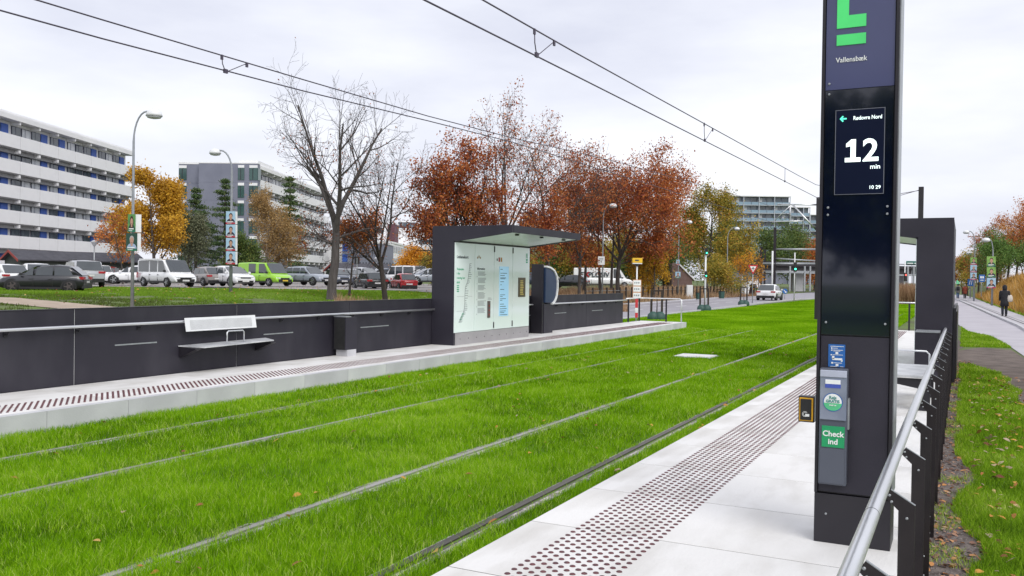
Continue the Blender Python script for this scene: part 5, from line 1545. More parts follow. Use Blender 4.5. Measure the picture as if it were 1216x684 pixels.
# ================================================================== cars
M_tyre = mat('tyre', (.014, .014, .015), .8)
M_rim = mat('rim_alloy', (.45, .46, .48), .3, .8)
M_rimd = mat('rim_dark', (.12, .10, .10), .35, .5)
M_cglass = mat('car_glass', (.030, .038, .045), .06, c2=(.045, .055, .062), scale=1, spec=.9, coat=.5)
M_head = mat('headlamp', (.75, .78, .82), .12, spec=.9)
M_tail = mat('tail_lamp', (.42, .012, .018), .2, spec=.8)
M_plate = mat('number_plate', (.72, .72, .72), .5)
M_platey = mat('number_plate_yellow', (.75, .55, .05), .5)
M_trim = mat('car_black_trim', (.02, .02, .022), .5)
def paint(n, c):
    return mat('paint_' + n, c, .28, c2=tuple(v * .93 for v in c), scale=2, coat=.9, spec=.5)
wheel_cache = {}
def wheel_meshes(r, dark):
    k = (round(r, 3), dark)
    if k not in wheel_cache:
        def ring(rr, y): return [(rr * math.cos(2 * math.pi * j / 20), y, rr * math.sin(2 * math.pi * j / 20)) for j in range(20)]
        a = MB(); a.smooth = True
        a.loft([ring(r * .62, -.11), ring(r * .95, -.11), ring(r, -.07), ring(r, .07), ring(r * .95, .11), ring(r * .62, .11)])
        b = MB()
        b.loft([ring(r * .66, .112), ring(r * .63, .118)], cap=False)
        b.disc((0, .113, 0), r * .30, 'y', 14)
        for j in range(5):
            t = 2 * math.pi * j / 5
            c_, s_ = math.cos(t), math.sin(t)
            def q(u, v, y): return (u * c_ - v * s_, y, u * s_ + v * c_)
            b.add([q(r * .05, -r * .10, .116), q(r * .63, -r * .09, .114), q(r * .63, r * .09, .114), q(r * .05, r * .10, .116)], [(0, 1, 2, 3)])
        wheel_cache[k] = (a.mesh('tyre', M_tyre), b.mesh('rim', M_rimd if dark else M_rim))
    return wheel_cache[k]
STY = {
    # body line stations (x fraction from rear, belt/hood height fraction of H), A,B,C,D: glasshouse points (x fraction), roof height; belt
    'hatch': dict(bot=.15, line=[(0, .48), (.015, .60), (.08, .65), (.55, .62), (.72, .61), (.84, .58), (.93, .53), (.98, .46), (1, .36)], gh=(.015, .19, .50, .79), belt=.60, side=[(.12, .34), (.36, .56), (.585, .70)], wheels=(.17, .82), wr=.228),
    'suv': dict(bot=.20, line=[(0, .50), (.02, .62), (.10, .64), (.55, .63), (.70, .61), (.82, .59), (.94, .54), (.985, .44), (1, .36)], gh=(.015, .11, .56, .73), belt=.61, side=[(.08, .26), (.28, .46), (.48, .66)], wheels=(.18, .82), wr=.225),
    'van': dict(bot=.16, line=[(0, .48), (.01, .53), (.20, .53), (.60, .53), (.75, .53), (.84, .52), (.93, .46), (.985, .36), (1, .26)], gh=(.004, .025, .70, .86), belt=.52, side=[(.05, .33), (.36, .55), (.58, .78)], wheels=(.20, .82), wr=.172),
    'panel': dict(bot=.16, line=[(0, .48), (.01, .50), (.20, .50), (.60, .50), (.80, .50), (.87, .47), (.94, .42), (.985, .34), (1, .24)], gh=(.004, .012, .76, .87), belt=.48, side=[(.66, .80)], wheels=(.19, .84), wr=.145),
}
def car(label, px, py_bot, D, right, toward, style, L, Wd, Ht, pm, group=None, name='parked_car', cat_='car', dark=False, z=None, plate=None, rack=False, wins=None, ground=None, snap=True):
    s = STY[style]
    p = at(px, py_bot, D)
    zz = p.z if ground is None else ground
    rz = heading(right, toward)
    t = thing(name, label, cat_, (p.x, p.y, zz), rz, group)
    x = lambda f: (f - .5) * L
    hb = Ht * s['bot']
    wf = lambda f: Wd / 2 * (1 - .14 * max(0, (f - .80) / .2) ** 2 - .07 * max(0, (.12 - f) / .12) ** 2)
    rings = []
    for f, zf in s['line']:
        w_ = wf(f); zt2 = zf * Ht; zb_ = hb if .03 < f < .97 else hb + .06
        if f in (0, 1): w_ *= .93
        half = [(w_ * .90, zb_), (w_ * .98, zb_ + .3 * (zt2 - zb_)), (w_, zb_ + .62 * (zt2 - zb_)), (w_ * .96, zb_ + .93 * (zt2 - zb_)), (w_ * .88, zt2)]
        ring = [(x(f), a, b) for a, b in half] + [(x(f), 0, zt2 + .02)] + [(x(f), -a, b) for a, b in reversed(half)]
        rings.append(ring)
    b = MB(); b.smooth = True; b.loft(rings)
    obj('body', b, t, mat_=pm)
    # glasshouse
    A, B_, C_, D_ = s['gh']
    zb_ = s['belt'] * Ht; zr = Ht
    wb, wt = Wd / 2 * .93, Wd / 2 * (.78 if style in ('hatch', 'suv') else .88)
    g = MB(); g.smooth = style in ('hatch', 'suv')
    st = [(A, zb_ - .02, wb * .9, None), (B_, zr - .05, wt, 1), ((B_ + C_) / 2, zr, wt, 1), (C_, zr - .06, wt * .98, 1), (D_, zb_ - .01, wb * .93, None)]
    rr_ = []
    for f, zz_, w_, k in st:
        if k:
            rr_.append([(x(f), wb, zb_ - .04), (x(f), w_ + .035, zz_ - .10), (x(f), w_ * .93, zz_ - .015), (x(f), 0, zz_ + .015), (x(f), -w_ * .93, zz_ - .015), (x(f), -w_ - .035, zz_ - .10), (x(f), -wb, zb_ - .04)])
        else:
            rr_.append([(x(f), w_, zb_ - .045), (x(f), w_ * .99, zb_ - .03), (x(f), w_ * .92, zb_ - .01), (x(f), 0, zb_), (x(f), -w_ * .92, zb_ - .01), (x(f), -w_ * .99, zb_ - .03), (x(f), -w_, zb_ - .045)])
    g.loft(rr_)
    obj('cabin', g, t, mat_=pm)
    zlo, zhi = zb_ + .03, zr - .13
    def rear(z_): return A + (B_ - A) * (z_ - zb_) / (zr - zb_)
    def front(z_): return D_ + (C_ - D_) * (z_ - zb_) / (zr - zb_)
    def sy(z_): return wb + (wt + .035 - wb) * (z_ - zb_ + .04) / (zr - .10 - zb_ + .04) + .008
    for (a, c) in (wins if wins is not None else s['side']):
        for sd in (1, -1):
            pts = []
            for z_, rev in ((zlo, 0), (zhi, 1)):
                fa, fc = max(a, rear(z_) + .03), min(c, front(z_) - .025)
                if fc < fa + .01: fc = fa + .01
                e = [(x(fa), sd * sy(z_), z_), (x(fc), sd * sy(z_), z_)]
                pts += e[::-1] if rev else e
            w_ = MB(); w_.add(pts, [(0, 1, 2, 3)]); obj('side_window', w_, t, mat_=M_cglass)
    off = Vector((.012, 0, .012))
    def slant(f0, f1, w0, w1, nm, sgn):
        z0_, z1_ = zb_ + .04, zr - .08
        fx = (lambda z_: front(z_)) if sgn > 0 else (lambda z_: rear(z_))
        # arc points so the pane follows the rounded cabin
        w_ = MB()
        rows = []
        for z_ in (z0_, z1_):
            u = (z_ - zb_) / (zr - zb_); ww = (wb * .88) * (1 - u) + (wt * .88) * u
            rows.append([(x(fx(z_)) + sgn * .03, ww * q, z_ + .012) for q in (-1, -.5, 0, .5, 1)])
        w_.add(rows[0] + rows[1], [(i, i + 1, i + 6, i + 5) for i in range(4)])
        obj(nm, w_, t, mat_=M_cglass)
    slant(C_, D_, 0, 0, 'windscreen', 1)
    if style != 'panel': slant(A, B_, 0, 0, 'rear_window', -1)
    # wheels and arches
    wr = s['wr'] * Ht if style in ('hatch', 'suv') else s['wr'] * Ht
    tm_, rm_ = wheel_meshes(wr, dark)
    for f in s['wheels']:
        for sd in (1, -1):
            ac = MB()
            n = 14; yy = sd * (wf(f) * .985 + .004)
            ro = wr * 1.17
            pts = [(x(f) + ro * math.cos(math.pi * j / n), yy, wr + ro * math.sin(math.pi * j / n)) for j in range(n + 1)] + [(x(f) - ro, yy, hb), (x(f) + ro, yy, hb)]
            ptsi = [(a, yy - sd * .25, c) for a, _, c in pts]
            m_ = len(pts); ac.add(pts + ptsi, [tuple(range(m_))] + [(i, (i + 1) % m_, (i + 1) % m_ + m_, i + m_) for i in range(m_)])
            obj('wheel_arch', ac, t, mat_=M_trim)
            w_ = obj('wheel', tm_, t, (x(f), sd * (wf(f) - .085), wr), (0, 0, 0 if sd > 0 else math.pi))
            obj('rim', rm_, w_)
    sk = MB(); sk.box(x(.24), x(.76), -Wd / 2 * .99, Wd / 2 * .99, hb - .03, hb + .09); obj('sill', sk, t, mat_=M_trim)
    # front
    fz = s['line'][-2][1] * Ht
    fw = wf(1) * .93
    b = MB(); b.box(x(1) - .10, x(1) + .012, -fw * .86, fw * .86, hb + .04, hb + .22 * Ht * .6); obj('front_bumper', b, t, mat_=M_trim)
    b = MB(); b.box(x(1) - .05, x(1) + .010, -fw * .55, fw * .55, fz - .13 * Ht * .6, fz - .02); obj('grille', b, t, mat_=M_trim)
    for sd in (1, -1):
        b = MB(); y0_, y1_ = sd * fw * .60, sd * fw * 1.04
        b.hexa([(x(1) - .02, y0_, fz - .10), (x(1) - .10, y1_, fz - .08), (x(1) - .40, y1_ * 1.045, fz - .03), (x(1) - .20, y0_, fz - .05)],
               [(x(1) + .004, y0_, fz + .0), (x(1) - .07, y1_ * 1.01, fz + .03), (x(1) - .42, y1_ * 1.05, fz + .07), (x(1) - .16, y0_, fz + .045)])
        obj('headlight', b, t, mat_=M_head)
        tz = s['line'][1][1] * Ht
        b = MB()
        if style in ('van', 'panel'):
            b.box(x(0) - .012, x(0) + .09, min(sd * Wd * .40, sd * Wd * .475), max(sd * Wd * .40, sd * Wd * .475), tz - .42, tz - .02)
        else:
            b.box(x(0) - .012, x(.05), min(sd * Wd * .26, sd * Wd * .475), max(sd * Wd * .26, sd * Wd * .475), tz - .17, tz - .03)
        obj('tail_light', b, t, mat_=M_tail)
        b = MB(); b.box(x(s['side'][-1][1]) - .02, x(s['side'][-1][1]) + .12, min(sd * Wd * .49, sd * Wd * .57), max(sd * Wd * .49, sd * Wd * .57), zb_ + .02, zb_ + .17); obj('mirror', b, t, mat_=pm if style == 'hatch' else M_trim, bevel=.02)
    b = MB(); b.box(x(1) + .012, x(1) + .022, -.26, .26, hb + .10, hb + .21); obj('number_plate', b, t, mat_=plate or M_plate)
    b = MB(); b.box(x(0) - .022, x(0) - .012, -.26, .26, s['line'][1][1] * Ht - .36, s['line'][1][1] * Ht - .25); obj('number_plate', b, t, mat_=plate or M_plate)
    for f in ((.36, .58) if style != 'panel' else (.30, .64, .80)):
        for sd in (1, -1):
            yy = sd * (wf(f) + .002)
            b = MB(); b.box(x(f) - .012, x(f) + .012, min(yy, yy - sd * .05), max(yy, yy - sd * .05), hb + .12, zb_ - .12); obj('door_seam', b, t, mat_=M_trim)
            if style != 'panel':
                b = MB(); b.box(x(f) + .05, x(f) + .20, min(yy, yy + sd * .02), max(yy, yy + sd * .02), zb_ - .19, zb_ - .16); obj('door_handle', b, t, mat_=M_trim)
    b = MB(); b.box(x(0) - .011, x(0) + .1, -Wd * .44, Wd * .44, hb + .02, hb + .24); obj('rear_bumper', b, t, mat_=M_trim)
    if rack:
        for sd in (1, -1):
            b = MB(); b.tube([(x(B_ + .02), sd * wt * .85, Ht + .03), (x(C_), sd * wt * .85, Ht + .03)], .02, 5); obj('roof_rail', b, t, mat_=M_trim)
    return t
W_ = paint('white', (.82, .83, .85)); G_ = paint('lime', (.30, .62, .02)); K_ = paint('graphite', (.016, .016, .022)); S_ = paint('silver_blue', (.30, .335, .39)); GR = paint('grey_beige', (.27, .25, .245))
RD = paint('red', (.42, .02, .03)); DK = paint('dark_blue', (.05, .065, .10)); GD = paint('dark_grey', (.09, .095, .105)); LG = paint('light_grey', (.42, .43, .46)); BK = paint('black', (.014, .014, .018))
g = 'cars parked beyond the lawn'
car('white saloon cut by the left photo edge with red tail lamps', 2, 342, 57, -.80, -.6, 'hatch', 4.5, 1.82, 1.55, W_, g)
car('dark estate parked behind the white saloon at the far left', 18, 338, 68, -.55, -.8, 'suv', 4.5, 1.8, 1.5, GD, g)
car('white hatchback roof showing behind the graphite car', 40, 340, 60, -.6, -.75, 'hatch', 4.3, 1.8, 1.56, W_, g)
car('graphite black electric hatchback nearest on the lawn edge with dark wheels', 54, 347.2, 48, -.97, .18, 'hatch', 4.3, 1.81, 1.50, K_, g, dark=True)
car('large pale grey sport utility car seen from behind, left of the lamp post', 96, 341, 59, -.62, -.78, 'suv', 4.9, 1.98, 1.78, LG, g, rack=True)
car('white car half hidden behind the large pale utility car', 117, 336, 72, -.5, -.8, 'hatch', 4.2, 1.75, 1.45, W_, g)
car('dark red hatchback seen from behind near the lamp post', 130, 336, 78, .1, -1, 'hatch', 4.2, 1.8, 1.45, RD, g)
car('dark car roof behind the white hatchback by the lamp post', 134, 333, 92, -.9, -.3, 'suv', 4.5, 1.8, 1.65, GD, g)
car('white hatchback side-on passing behind the lamp post', 160, 337.5, 68, -.93, .25, 'hatch', 4.3, 1.78, 1.48, W_, g)
car('white camper van with a roof awning, three-quarter front view', 198, 340.5, 63, .78, .62, 'van', 4.95, 1.93, 1.97, W_, g, name='parked_van', cat_='van')
car('grey-beige small hatchback seen from behind right of the camper van', 243, 339.5, 67, -.72, -.70, 'hatch', 4.1, 1.68, 1.46, GR, g)
car('white rounded electric car facing right behind the poster post', 275, 339.5, 66, .70, .70, 'hatch', 4.3, 1.8, 1.5, W_, g)
car('lime green delivery van with black lower bumper', 315, 339.5, 73, .80, .58, 'van', 5.0, 1.95, 1.95, G_, g, name='parked_van', cat_='van', plate=M_platey, wins=[(.30, .48), (.56, .78)])
car('silver-blue sport utility car between the green van and the bare tree', 366, 339, 75, .82, .55, 'suv', 4.5, 1.86, 1.62, S_, g, rack=True)
car('dull blue compact car front just right of the bare trunk', 402, 338.5, 80, .45, .9, 'hatch', 4.0, 1.75, 1.5, DK, g)
car('grey hatchback facing the viewer second right of the bare trunk', 418, 338, 84, .62, .78, 'hatch', 4.3, 1.8, 1.5, GD, g)
car('grey hatchback behind the tall sign on a post', 434, 336, 88, .75, .6, 'hatch', 4.3, 1.8, 1.55, LG, g)
car('dark blue estate roof left of the forked tree', 451, 336, 90, -.8, .5, 'hatch', 4.5, 1.8, 1.5, DK, g)
car('black coupe-like car seen from behind under the tall sign', 439, 345.0, 72, -.45, -.88, 'suv', 4.25, 1.82, 1.5, BK, g)
car('small bright red car beside the forked tree trunk', 478.5, 345, 73, -.42, -.91, 'hatch', 3.4, 1.5, 1.42, RD, g)
vn = car('small white delivery van with lettered rear windows right of the forked tree', 479, 338.5, 86, -.80, -.58, 'van', 4.5, 1.85, 1.9, W_, g, name='parked_van', cat_='van', plate=M_platey)
car('blue-grey car cut off by the shelter', 508, 337.5, 82, -.85, .4, 'hatch', 4.3, 1.8, 1.5, S_, g)
big = car('long white panel van with dark slanted lettering behind the oak trunks', 716, 341.8, 104, 1, .02, 'panel', 7.1, 2.0, 2.35, W_, g, name='panel_van', cat_='van')
lettering('EXPLOSIV', .78, M_print_d, big, (-2.75, -1.035, 1.28), (R(86), 0, 0), bold=.02, squeeze=1.0)
xm = text_mesh('X', .80, bold=.03, extrude=.004); xm.materials.clear(); xm.materials.append(M_tail)
obj('lettering', xm, big, (-2.28, -1.05, 1.28), (R(86), 0, 0))
car('dark car tail left of the long white panel van', 676, 342, 96, -.9, -.3, 'hatch', 4.2, 1.8, 1.45, BK, g)
car('dark car with red tail lamp between the shelter and the ticket machine', 634, 340, 92, -.8, -.5, 'hatch', 4.3, 1.8, 1.5, DK, g)
wc = car('white hatchback driving away on the street towards the bridge', 914, 357.6, 86, -.0 + .45, -.89, 'hatch', 4.2, 1.85, 1.55, W_, name='moving_car', ground=.014)
car('silver car far away seen under the near shelter roof', 1076, 347, 118, .4, -.9, 'hatch', 4.3, 1.8, 1.5, LG, name='moving_car', ground=.02)
car('small red car farthest away seen under the near shelter roof', 1083, 343, 150, .5, -.9, 'hatch', 4.3, 1.8, 1.5, RD, name='moving_car', ground=.02)
# awning on the camper, lettering on the delivery van
aw = [o for o in bpy.data.objects if o.get('label', '').startswith('white camper')][0]
obj('awning', MB().box(-1.9, .9, -1.06, -.90, 1.86, 1.98), aw, mat_=M_white, bevel=.02)
lettering('EG', .40, M_tail, vn, (-1.1, -.965, 1.20), (R(86), 0, 0), bold=.01)
obj('sign_panel', MB().box(-2.275, -2.262, -.70, -.10, 1.15, 1.55), vn, mat_=M_blue); obj('sign_panel', MB().box(-2.275, -2.262, .12, .66, 1.15, 1.55), vn, mat_=M_head)

# ================================================================== street lamps and posters
M_pole = mat('lamp_pole_grey', (.33, .35, .38), .5, .3, c2=(.27, .29, .32), scale=6)
M_lampw = mat('lamp_shade_white', (.74, .75, .77), .45, c2=(.70, .71, .73), scale=.5)
M_diff = mat('lamp_diffuser', (.55, .57, .60), .2)
def street_lamp(label, px, py_base, py_top, px_head, D, group='curved street lamps', pole_r=.055, zb=None):
    p = at(px, py_base, D)
    z0 = terrain(p.x, p.y) if zb is None else zb
    h = at(px, py_top, D).z - z0
    sgn = 1 if px_head > px else -1
    reach = abs(px_head - px) * D / FOC
    t = thing('street_lamp', label, 'street lamp', (p.x, p.y, z0), math.atan2(VR[1] * sgn, VR[0] * sgn), group)
    pts = [(0, 0, -.1), (0, 0, h * .45), (0, 0, h - 1.25)]; r_ = [pole_r * 1.3, pole_r, pole_r * .8]
    rad = reach * .75
    for k in range(1, 8):
        a = math.pi / 2 * k / 7
        pts.append((rad * (1 - math.cos(a)), 0, h - 1.25 + 1.2 * math.sin(a))); r_.append(pole_r * .6)
    pts.append((reach, 0, h - .06)); r_.append(pole_r * .55)
    b = MB(); b.tube(pts, r_, 10); obj('pole', b, t, mat_=M_pole)
    s = MB(); s.smooth = True
    def ring(q, z): return [(reach + .10 + q * 1.15 * math.cos(2 * math.pi * j / 18), q * math.sin(2 * math.pi * j / 18), z) for j in range(18)]
    s.loft([ring(.05, h + .04), ring(.15, h + .02), ring(.23, h - .05), ring(.27, h - .16), ring(.28, h - .24)])
    hd_ = obj('lamp_head', s, t, mat_=M_lampw)
    s = MB(); s.smooth = True; s.loft([ring(.26, h - .242), ring(.22, h - .31), ring(.10, h - .34)]); obj('diffuser', s, hd_, mat_=M_diff)
    return t
def sl_at(px, D):
    return at(px, 331, D)
l1 = street_lamp('tall street lamp at the left with two green portrait posters', 157, 364, 131, 178, 35, zb=.42)
l2 = street_lamp('street lamp before the conifers with four stacked portrait posters', 274, 345, 178, 256, 49, pole_r=.075)
street_lamp('street lamp with a small square white sign right of the shelter', 715, 352, 242, 725, 72)
street_lamp('second street lamp right of the shelter with two small posters', 805, 352, 262, 816, 93)
street_lamp('third street lamp near the orange young tree with small posters', 863, 350, 270, 873, 104)
street_lamp('thin street lamp rising between the red oaks above the shelter', 567, 345, 210, 579, 84)
lr = street_lamp('right path lamp post with three large portrait posters', 1178, 358, 283, 1171, 74, 'lamps along the right path', .07)
lr2 = street_lamp('farther path lamp post with two stacks of portrait posters', 1156.5, 354, 274, 1147, 92, 'lamps along the right path', .07)
street_lamp('farthest short path lamp at the dark red tree', 1152, 353, 299, 1150.5, 110, 'lamps along the right path', .06)
M_skin = mat('poster_skin', (.50, .30, .22), .6)
M_hairs = [mat('poster_hair_' + n, c, .7) for n, c in (('brown', (.06, .03, .02)), ('grey', (.42, .40, .39)), ('dark', (.015, .012, .012)))]
M_suit = mat('poster_suit', (.02, .025, .05), .7)
M_bgs = dict(green=mat('poster_green', (.05, .20, .07), .6, c2=(.12, .30, .08), scale=3), blue=mat('poster_blue', (.28, .46, .62), .6, c2=(.42, .58, .70), scale=2), leaf=mat('poster_leaf', (.14, .30, .06), .6, c2=(.25, .42, .10), scale=5), dark=mat('poster_dark', (.02, .07, .05), .6))
def poster(label, px, pyc, D, wpx, hpx, bgc, hair, suit, band, longhair=False, back=0, group='election posters on lamp posts'):
    p = at(px, pyc, D - .35)
    w_, h_ = wpx * D / FOC, hpx * D / FOC
    t = thing('portrait_poster', label, 'poster', p, math.atan2(VR[1], VR[0]), group)
    obj('board', MB().box(-w_ / 2, w_ / 2, -.02, 0, -h_ / 2, h_ / 2), t, mat_=M_bgs[bgc])
    def el(cx, cz, rx, rz, y, m, nm, a0=0, a1=360):
        b = MB(); n = 20; b.add([(cx * w_ + rx * w_ * math.cos(R(a0 + (a1 - a0) * k / n)), y, cz * h_ + rz * h_ * math.sin(R(a0 + (a1 - a0) * k / n))) for k in range(n)], [tuple(range(n))]); obj(nm, b, t, mat_=m)
    el(0.02, -.36, .44, .30, -.024, suit, 'portrait_shoulders', 0, 190)
    if longhair: el(.02, .05, .25, .36, -.026, hair, 'portrait_hair')
    else: el(.02, .17, .20, .19, -.026, hair, 'portrait_hair')
    obj('portrait_neck', MB().box(-.06 * w_, .10 * w_, -.029, -.027, -.22 * h_, -.02 * h_), t, mat_=M_skin)
    el(.02, .07, .17, .20, -.031, M_skin, 'portrait_face')
    b = MB()
    for e in (-.06, .10): b.box((e - .025) * w_, (e + .025) * w_, -.0335, -.032, .10 * h_, .115 * h_)
    b.box(-.04 * w_, .08 * w_, -.0335, -.032, -.035 * h_, -.02 * h_); obj('portrait_features', b, t, mat_=M_hairs[0])
    bm_ = {'red': mat('poster_red', (.45, .02, .04), .6), 'green': mat('poster_band_green', (.02, .16, .09), .6), 'pink': mat('poster_magenta', (.45, .03, .12), .6)}[band]
    obj('name_band', MB().box(-w_ / 2, w_ / 2, -.036, -.033, -h_ / 2, -.38 * h_), t, mat_=bm_)
    b = MB(); b.box(-.34 * w_, .30 * w_, -.039, -.037, -.345 * h_, -.29 * h_); b.box(-.34 * w_, .12 * w_, -.039, -.037, -.44 * h_, -.41 * h_); obj('name_text', b, t, mat_=M_whitep)
    if back:
        b = MB(); b.hexa([(w_ * .40, .02, -h_ / 2), (w_ * .40 + back * D / FOC, .12, -h_ / 2), (w_ * .40 + back * D / FOC, .13, -h_ / 2), (w_ * .40, .03, -h_ / 2)], [(w_ * .40, .02, h_ / 2), (w_ * .40 + back * D / FOC, .12, h_ / 2), (w_ * .40 + back * D / FOC, .13, h_ / 2), (w_ * .40, .03, h_ / 2)])
        obj('rear_board', b, t, mat_=M_white)
    return t
poster('upper poster of a long-haired woman on the left lamp', 156.5, 265, 35, 9, 21, 'green', M_hairs[0], M_bgs['dark'], 'green', True, back=6)
poster('lower poster of a grey-haired man in pale shirt on the left lamp', 156.5, 287.5, 35, 13, 21, 'dark', M_hairs[1], mat('poster_shirt', (.35, .45, .60), .6), 'green', back=4)
for k in range(4):
    poster(('topmost', 'second', 'third', 'lowest')[k] + ' of the four blue portrait posters on the second lamp', 274, 258.5 + 15.9 * k, 49, 11, 15, 'blue', M_hairs[2], M_suit, 'red', back=2.6)
for k, (bg_, hr_) in enumerate((('leaf', 0), ('leaf', 2), ('blue', 2))):
    poster(('top green', 'middle green', 'bottom blue')[k] + ' portrait poster on the right path lamp', 1177, 310.5 + 12.8 * k, 74, 10.5, 12, bg_, M_hairs[hr_], M_suit if k else M_bgs['dark'], 'green' if k < 2 else 'pink')
for k, (bg_, hr_) in enumerate((('leaf', 0), ('blue', 1), ('blue', 2))):
    poster(('top', 'middle', 'bottom')[k] + ' portrait poster on the farther path lamp', 1156, 310 + 9 * k, 92, 7.5, 8.5, bg_, M_hairs[hr_], M_suit, 'pink')
poster('small portrait poster low on the second right-hand street lamp', 805, 326.5, 93, 6, 7.5, 'blue', M_hairs[2], M_suit, 'green')
poster('smaller portrait poster higher on the second right-hand street lamp', 805, 311.5, 93, 4, 6, 'blue', M_hairs[0], M_suit, 'red')
poster('upper small poster on the third right-hand street lamp', 863, 320, 104, 6, 6, 'blue', M_hairs[2], M_suit, 'red')
poster('lower small poster on the third right-hand street lamp', 863, 328.5, 104, 6, 8, 'blue', M_hairs[1], M_suit, 'green')
# square sign on lamp 3
def board(name, label, px, py, D, wpx, hpx, m, cat_='sign', post=None, rim=None):
    p = at(px, py, D - .2); w_, h_ = wpx * D / FOC, hpx * D / FOC
    t = thing(name, label, cat_, p, math.atan2(VR[1], VR[0]))
    obj('board', MB().box(-w_ / 2, w_ / 2, -.02, .01, -h_ / 2, h_ / 2), t, mat_=m, bevel=.004)
    if post is not None:
        b = MB(); z1 = at(px, post, D).z - p.z; b.tube([(0, .05, z1), (0, .05, h_ / 2)], .035, 8); obj('post', b, t, mat_=M_galv)
    return t, w_, h_
t, w_, h_ = board('square_sign', 'small white square sign strapped on the lamp post right of the shelter', 714, 309.5, 72, 8, 10, M_white)
b = MB(); b.box(-w_ * .3, w_ * .3, -.023, -.0205, h_ * .2, h_ * .28); b.box(-w_ * .3, w_ * .3, -.023, -.0205, h_ * .05, h_ * .12); b.box(-w_ * .06, w_ * .06, -.023, -.0205, -h_ * .25, h_ * .0); obj('sign_text', b, t, mat_=M_print)
# blue sign right path, direction sign pair
t, w_, h_ = board('blue_sign', 'blue square route sign on a thin post left of the poster lamp', 1166, 330.5, 76, 7, 8.5, M_blue, post=352)
b = MB(); b.box(-w_ * .3, -w_ * .05, -.024, -.0205, 0, h_ * .3); b.box(w_ * .05, w_ * .3, -.024, -.0205, 0, h_ * .3); b.box(-w_ * .3, w_ * .3, -.024, -.0205, -h_ * .3, -h_ * .22); obj('sign_text', b, t, mat_=M_whitep)
t, w_, h_ = board('blue_sign', 'double blue and white path sign below the farther path lamp', 1152.5, 335.5, 94, 7, 8.5, M_blue, post=351)
b = MB(); b.prism([(-w_ * .3, -h_ * .3), (-w_ * .1, h_ * .3), (0, h_ * .3), (-w_ * .2, -h_ * .3)], 'y', -.024, -.0205); b.prism([(w_ * .05, -h_ * .3), (w_ * .2, h_ * .3), (w_ * .3, h_ * .3), (w_ * .15, -h_ * .3)], 'y', -.024, -.0205); obj('sign_text', b, t, mat_=M_whitep)
t, w_, h_ = board('green_light_sign', 'tiny green lit sign beyond the two walkers', 1137.5, 335, 150, 3, 4, mat('lit_green', (.1, .5, .3), .5, emit=((.1, .7, .4), .5)), post=352)
# black sign on post in the car park
t, w_, h_ = board('parking_sign', 'dark square sign on a white post in front of the low grey building', 424, 309, 66, 6, 9, M_darkm, post=339)
obj('sign_bar', MB().box(-.03, .03, -.03, -.021, -h_ * .45, h_ * .35), t, mat_=M_galv)
# lanterns in the car park
for px, py, D, lb_ in ((112, 291, 74, 'short park lantern with a conical shade left of the white balconies'), (447, 310, 92, 'short park lantern before the low grey building')):
    p = at(px, py, D); z0 = terrain(p.x, p.y)
    t = thing('park_lantern', lb_, 'lantern', (p.x, p.y, z0))
    b = MB(); b.tube([(0, 0, 0), (0, 0, p.z - z0)], .05, 8); obj('pole', b, t, mat_=M_galv)
    b = MB(); b.smooth = True; b.loft([[(q * math.cos(2 * math.pi * j / 14), q * math.sin(2 * math.pi * j / 14), p.z - z0 + zz) for j in range(14)] for q, zz in ((.08, -.1), (.28, .25), (.30, .28), (.05, .42))]); obj('lamp_head', b, t, mat_=M_diff)

# ================================================================== signals, signs and bus stop by the street
M_green_on = mat('signal_green', (.05, .6, .35), .3, emit=((.05, 1.0, .55), 3.0))
M_red_on = mat('signal_red', (.6, .05, .05), .3, emit=((1.0, .10, .08), 2.0))
def signal(label, px, py_base, D, heads, h_py):
    p = at(px, py_base, D); t = thing('traffic_signal', label, 'traffic signal', (p.x, p.y, 0), math.atan2(VR[1], VR[0]))
    h = at(px, h_py, D).z
    b = MB(); b.tube([(0, 0, 0), (0, 0, h)], .055, 8); obj('pole', b, t, mat_=M_white)
    for (py, s, col_, lit) in heads:
        z = at(px, py, D).z
        w_ = .16 * s
        hd_ = obj('signal_head', MB().box(-w_, w_, -.25, -.06, z - .30 * s, z + .75 * s), t, mat_=M_black, bevel=.02)
        for k in range(3):
            b = MB(); zc = z + .24 * s * k
            b.loft([[(.10 * s * math.cos(2 * math.pi * j / 14), yy, zc + .10 * s * math.sin(2 * math.pi * j / 14)) for j in range(14)] for yy in (-.251, -.262)])
            obj('lamp', b, hd_, mat_=(lit if k == (2 if lit is M_red_on else 0) else M_darkm))
    return t
signal('slim white signal pole with two small green lights behind the young staked tree', 837, 369, 54.5, ((300.5, .42, 0, M_green_on), (327.5, .38, 0, M_green_on)), 298)
signal('white signal pole with a bright green light left of the pylon mast', 943, 355, 84, ((319.5, .85, 0, M_green_on),), 300)
signal('red signal seen under the near shelter roof', 1074, 352, 90, ((331, .8, 0, M_red_on),), 310)
t = thing('give_way_sign', 'red and white triangular give way sign on a grey post', 'sign', (at(893.5, 361, 71).x, at(893.5, 361, 71).y, 0), math.atan2(VR[1], VR[0]))
zc = at(893.5, 320, 71).z; s_ = 6.1 * 71 / FOC
b = MB(); b.tube([(0, .04, 0), (0, .04, zc)], .035, 8); obj('post', b, t, mat_=M_galv)
obj('sign_rim', MB().prism([(-s_, zc + s_ * .85), (s_, zc + s_ * .85), (0, zc - s_ * .95)], 'y', -.02, 0), t, mat_=mat('sign_red', (.55, .02, .03), .5))
obj('sign_face', MB().prism([(-s_ * .62, zc + s_ * .62), (s_ * .62, zc + s_ * .62), (0, zc - s_ * .52)], 'y', -.026, -.021), t, mat_=M_whitep)
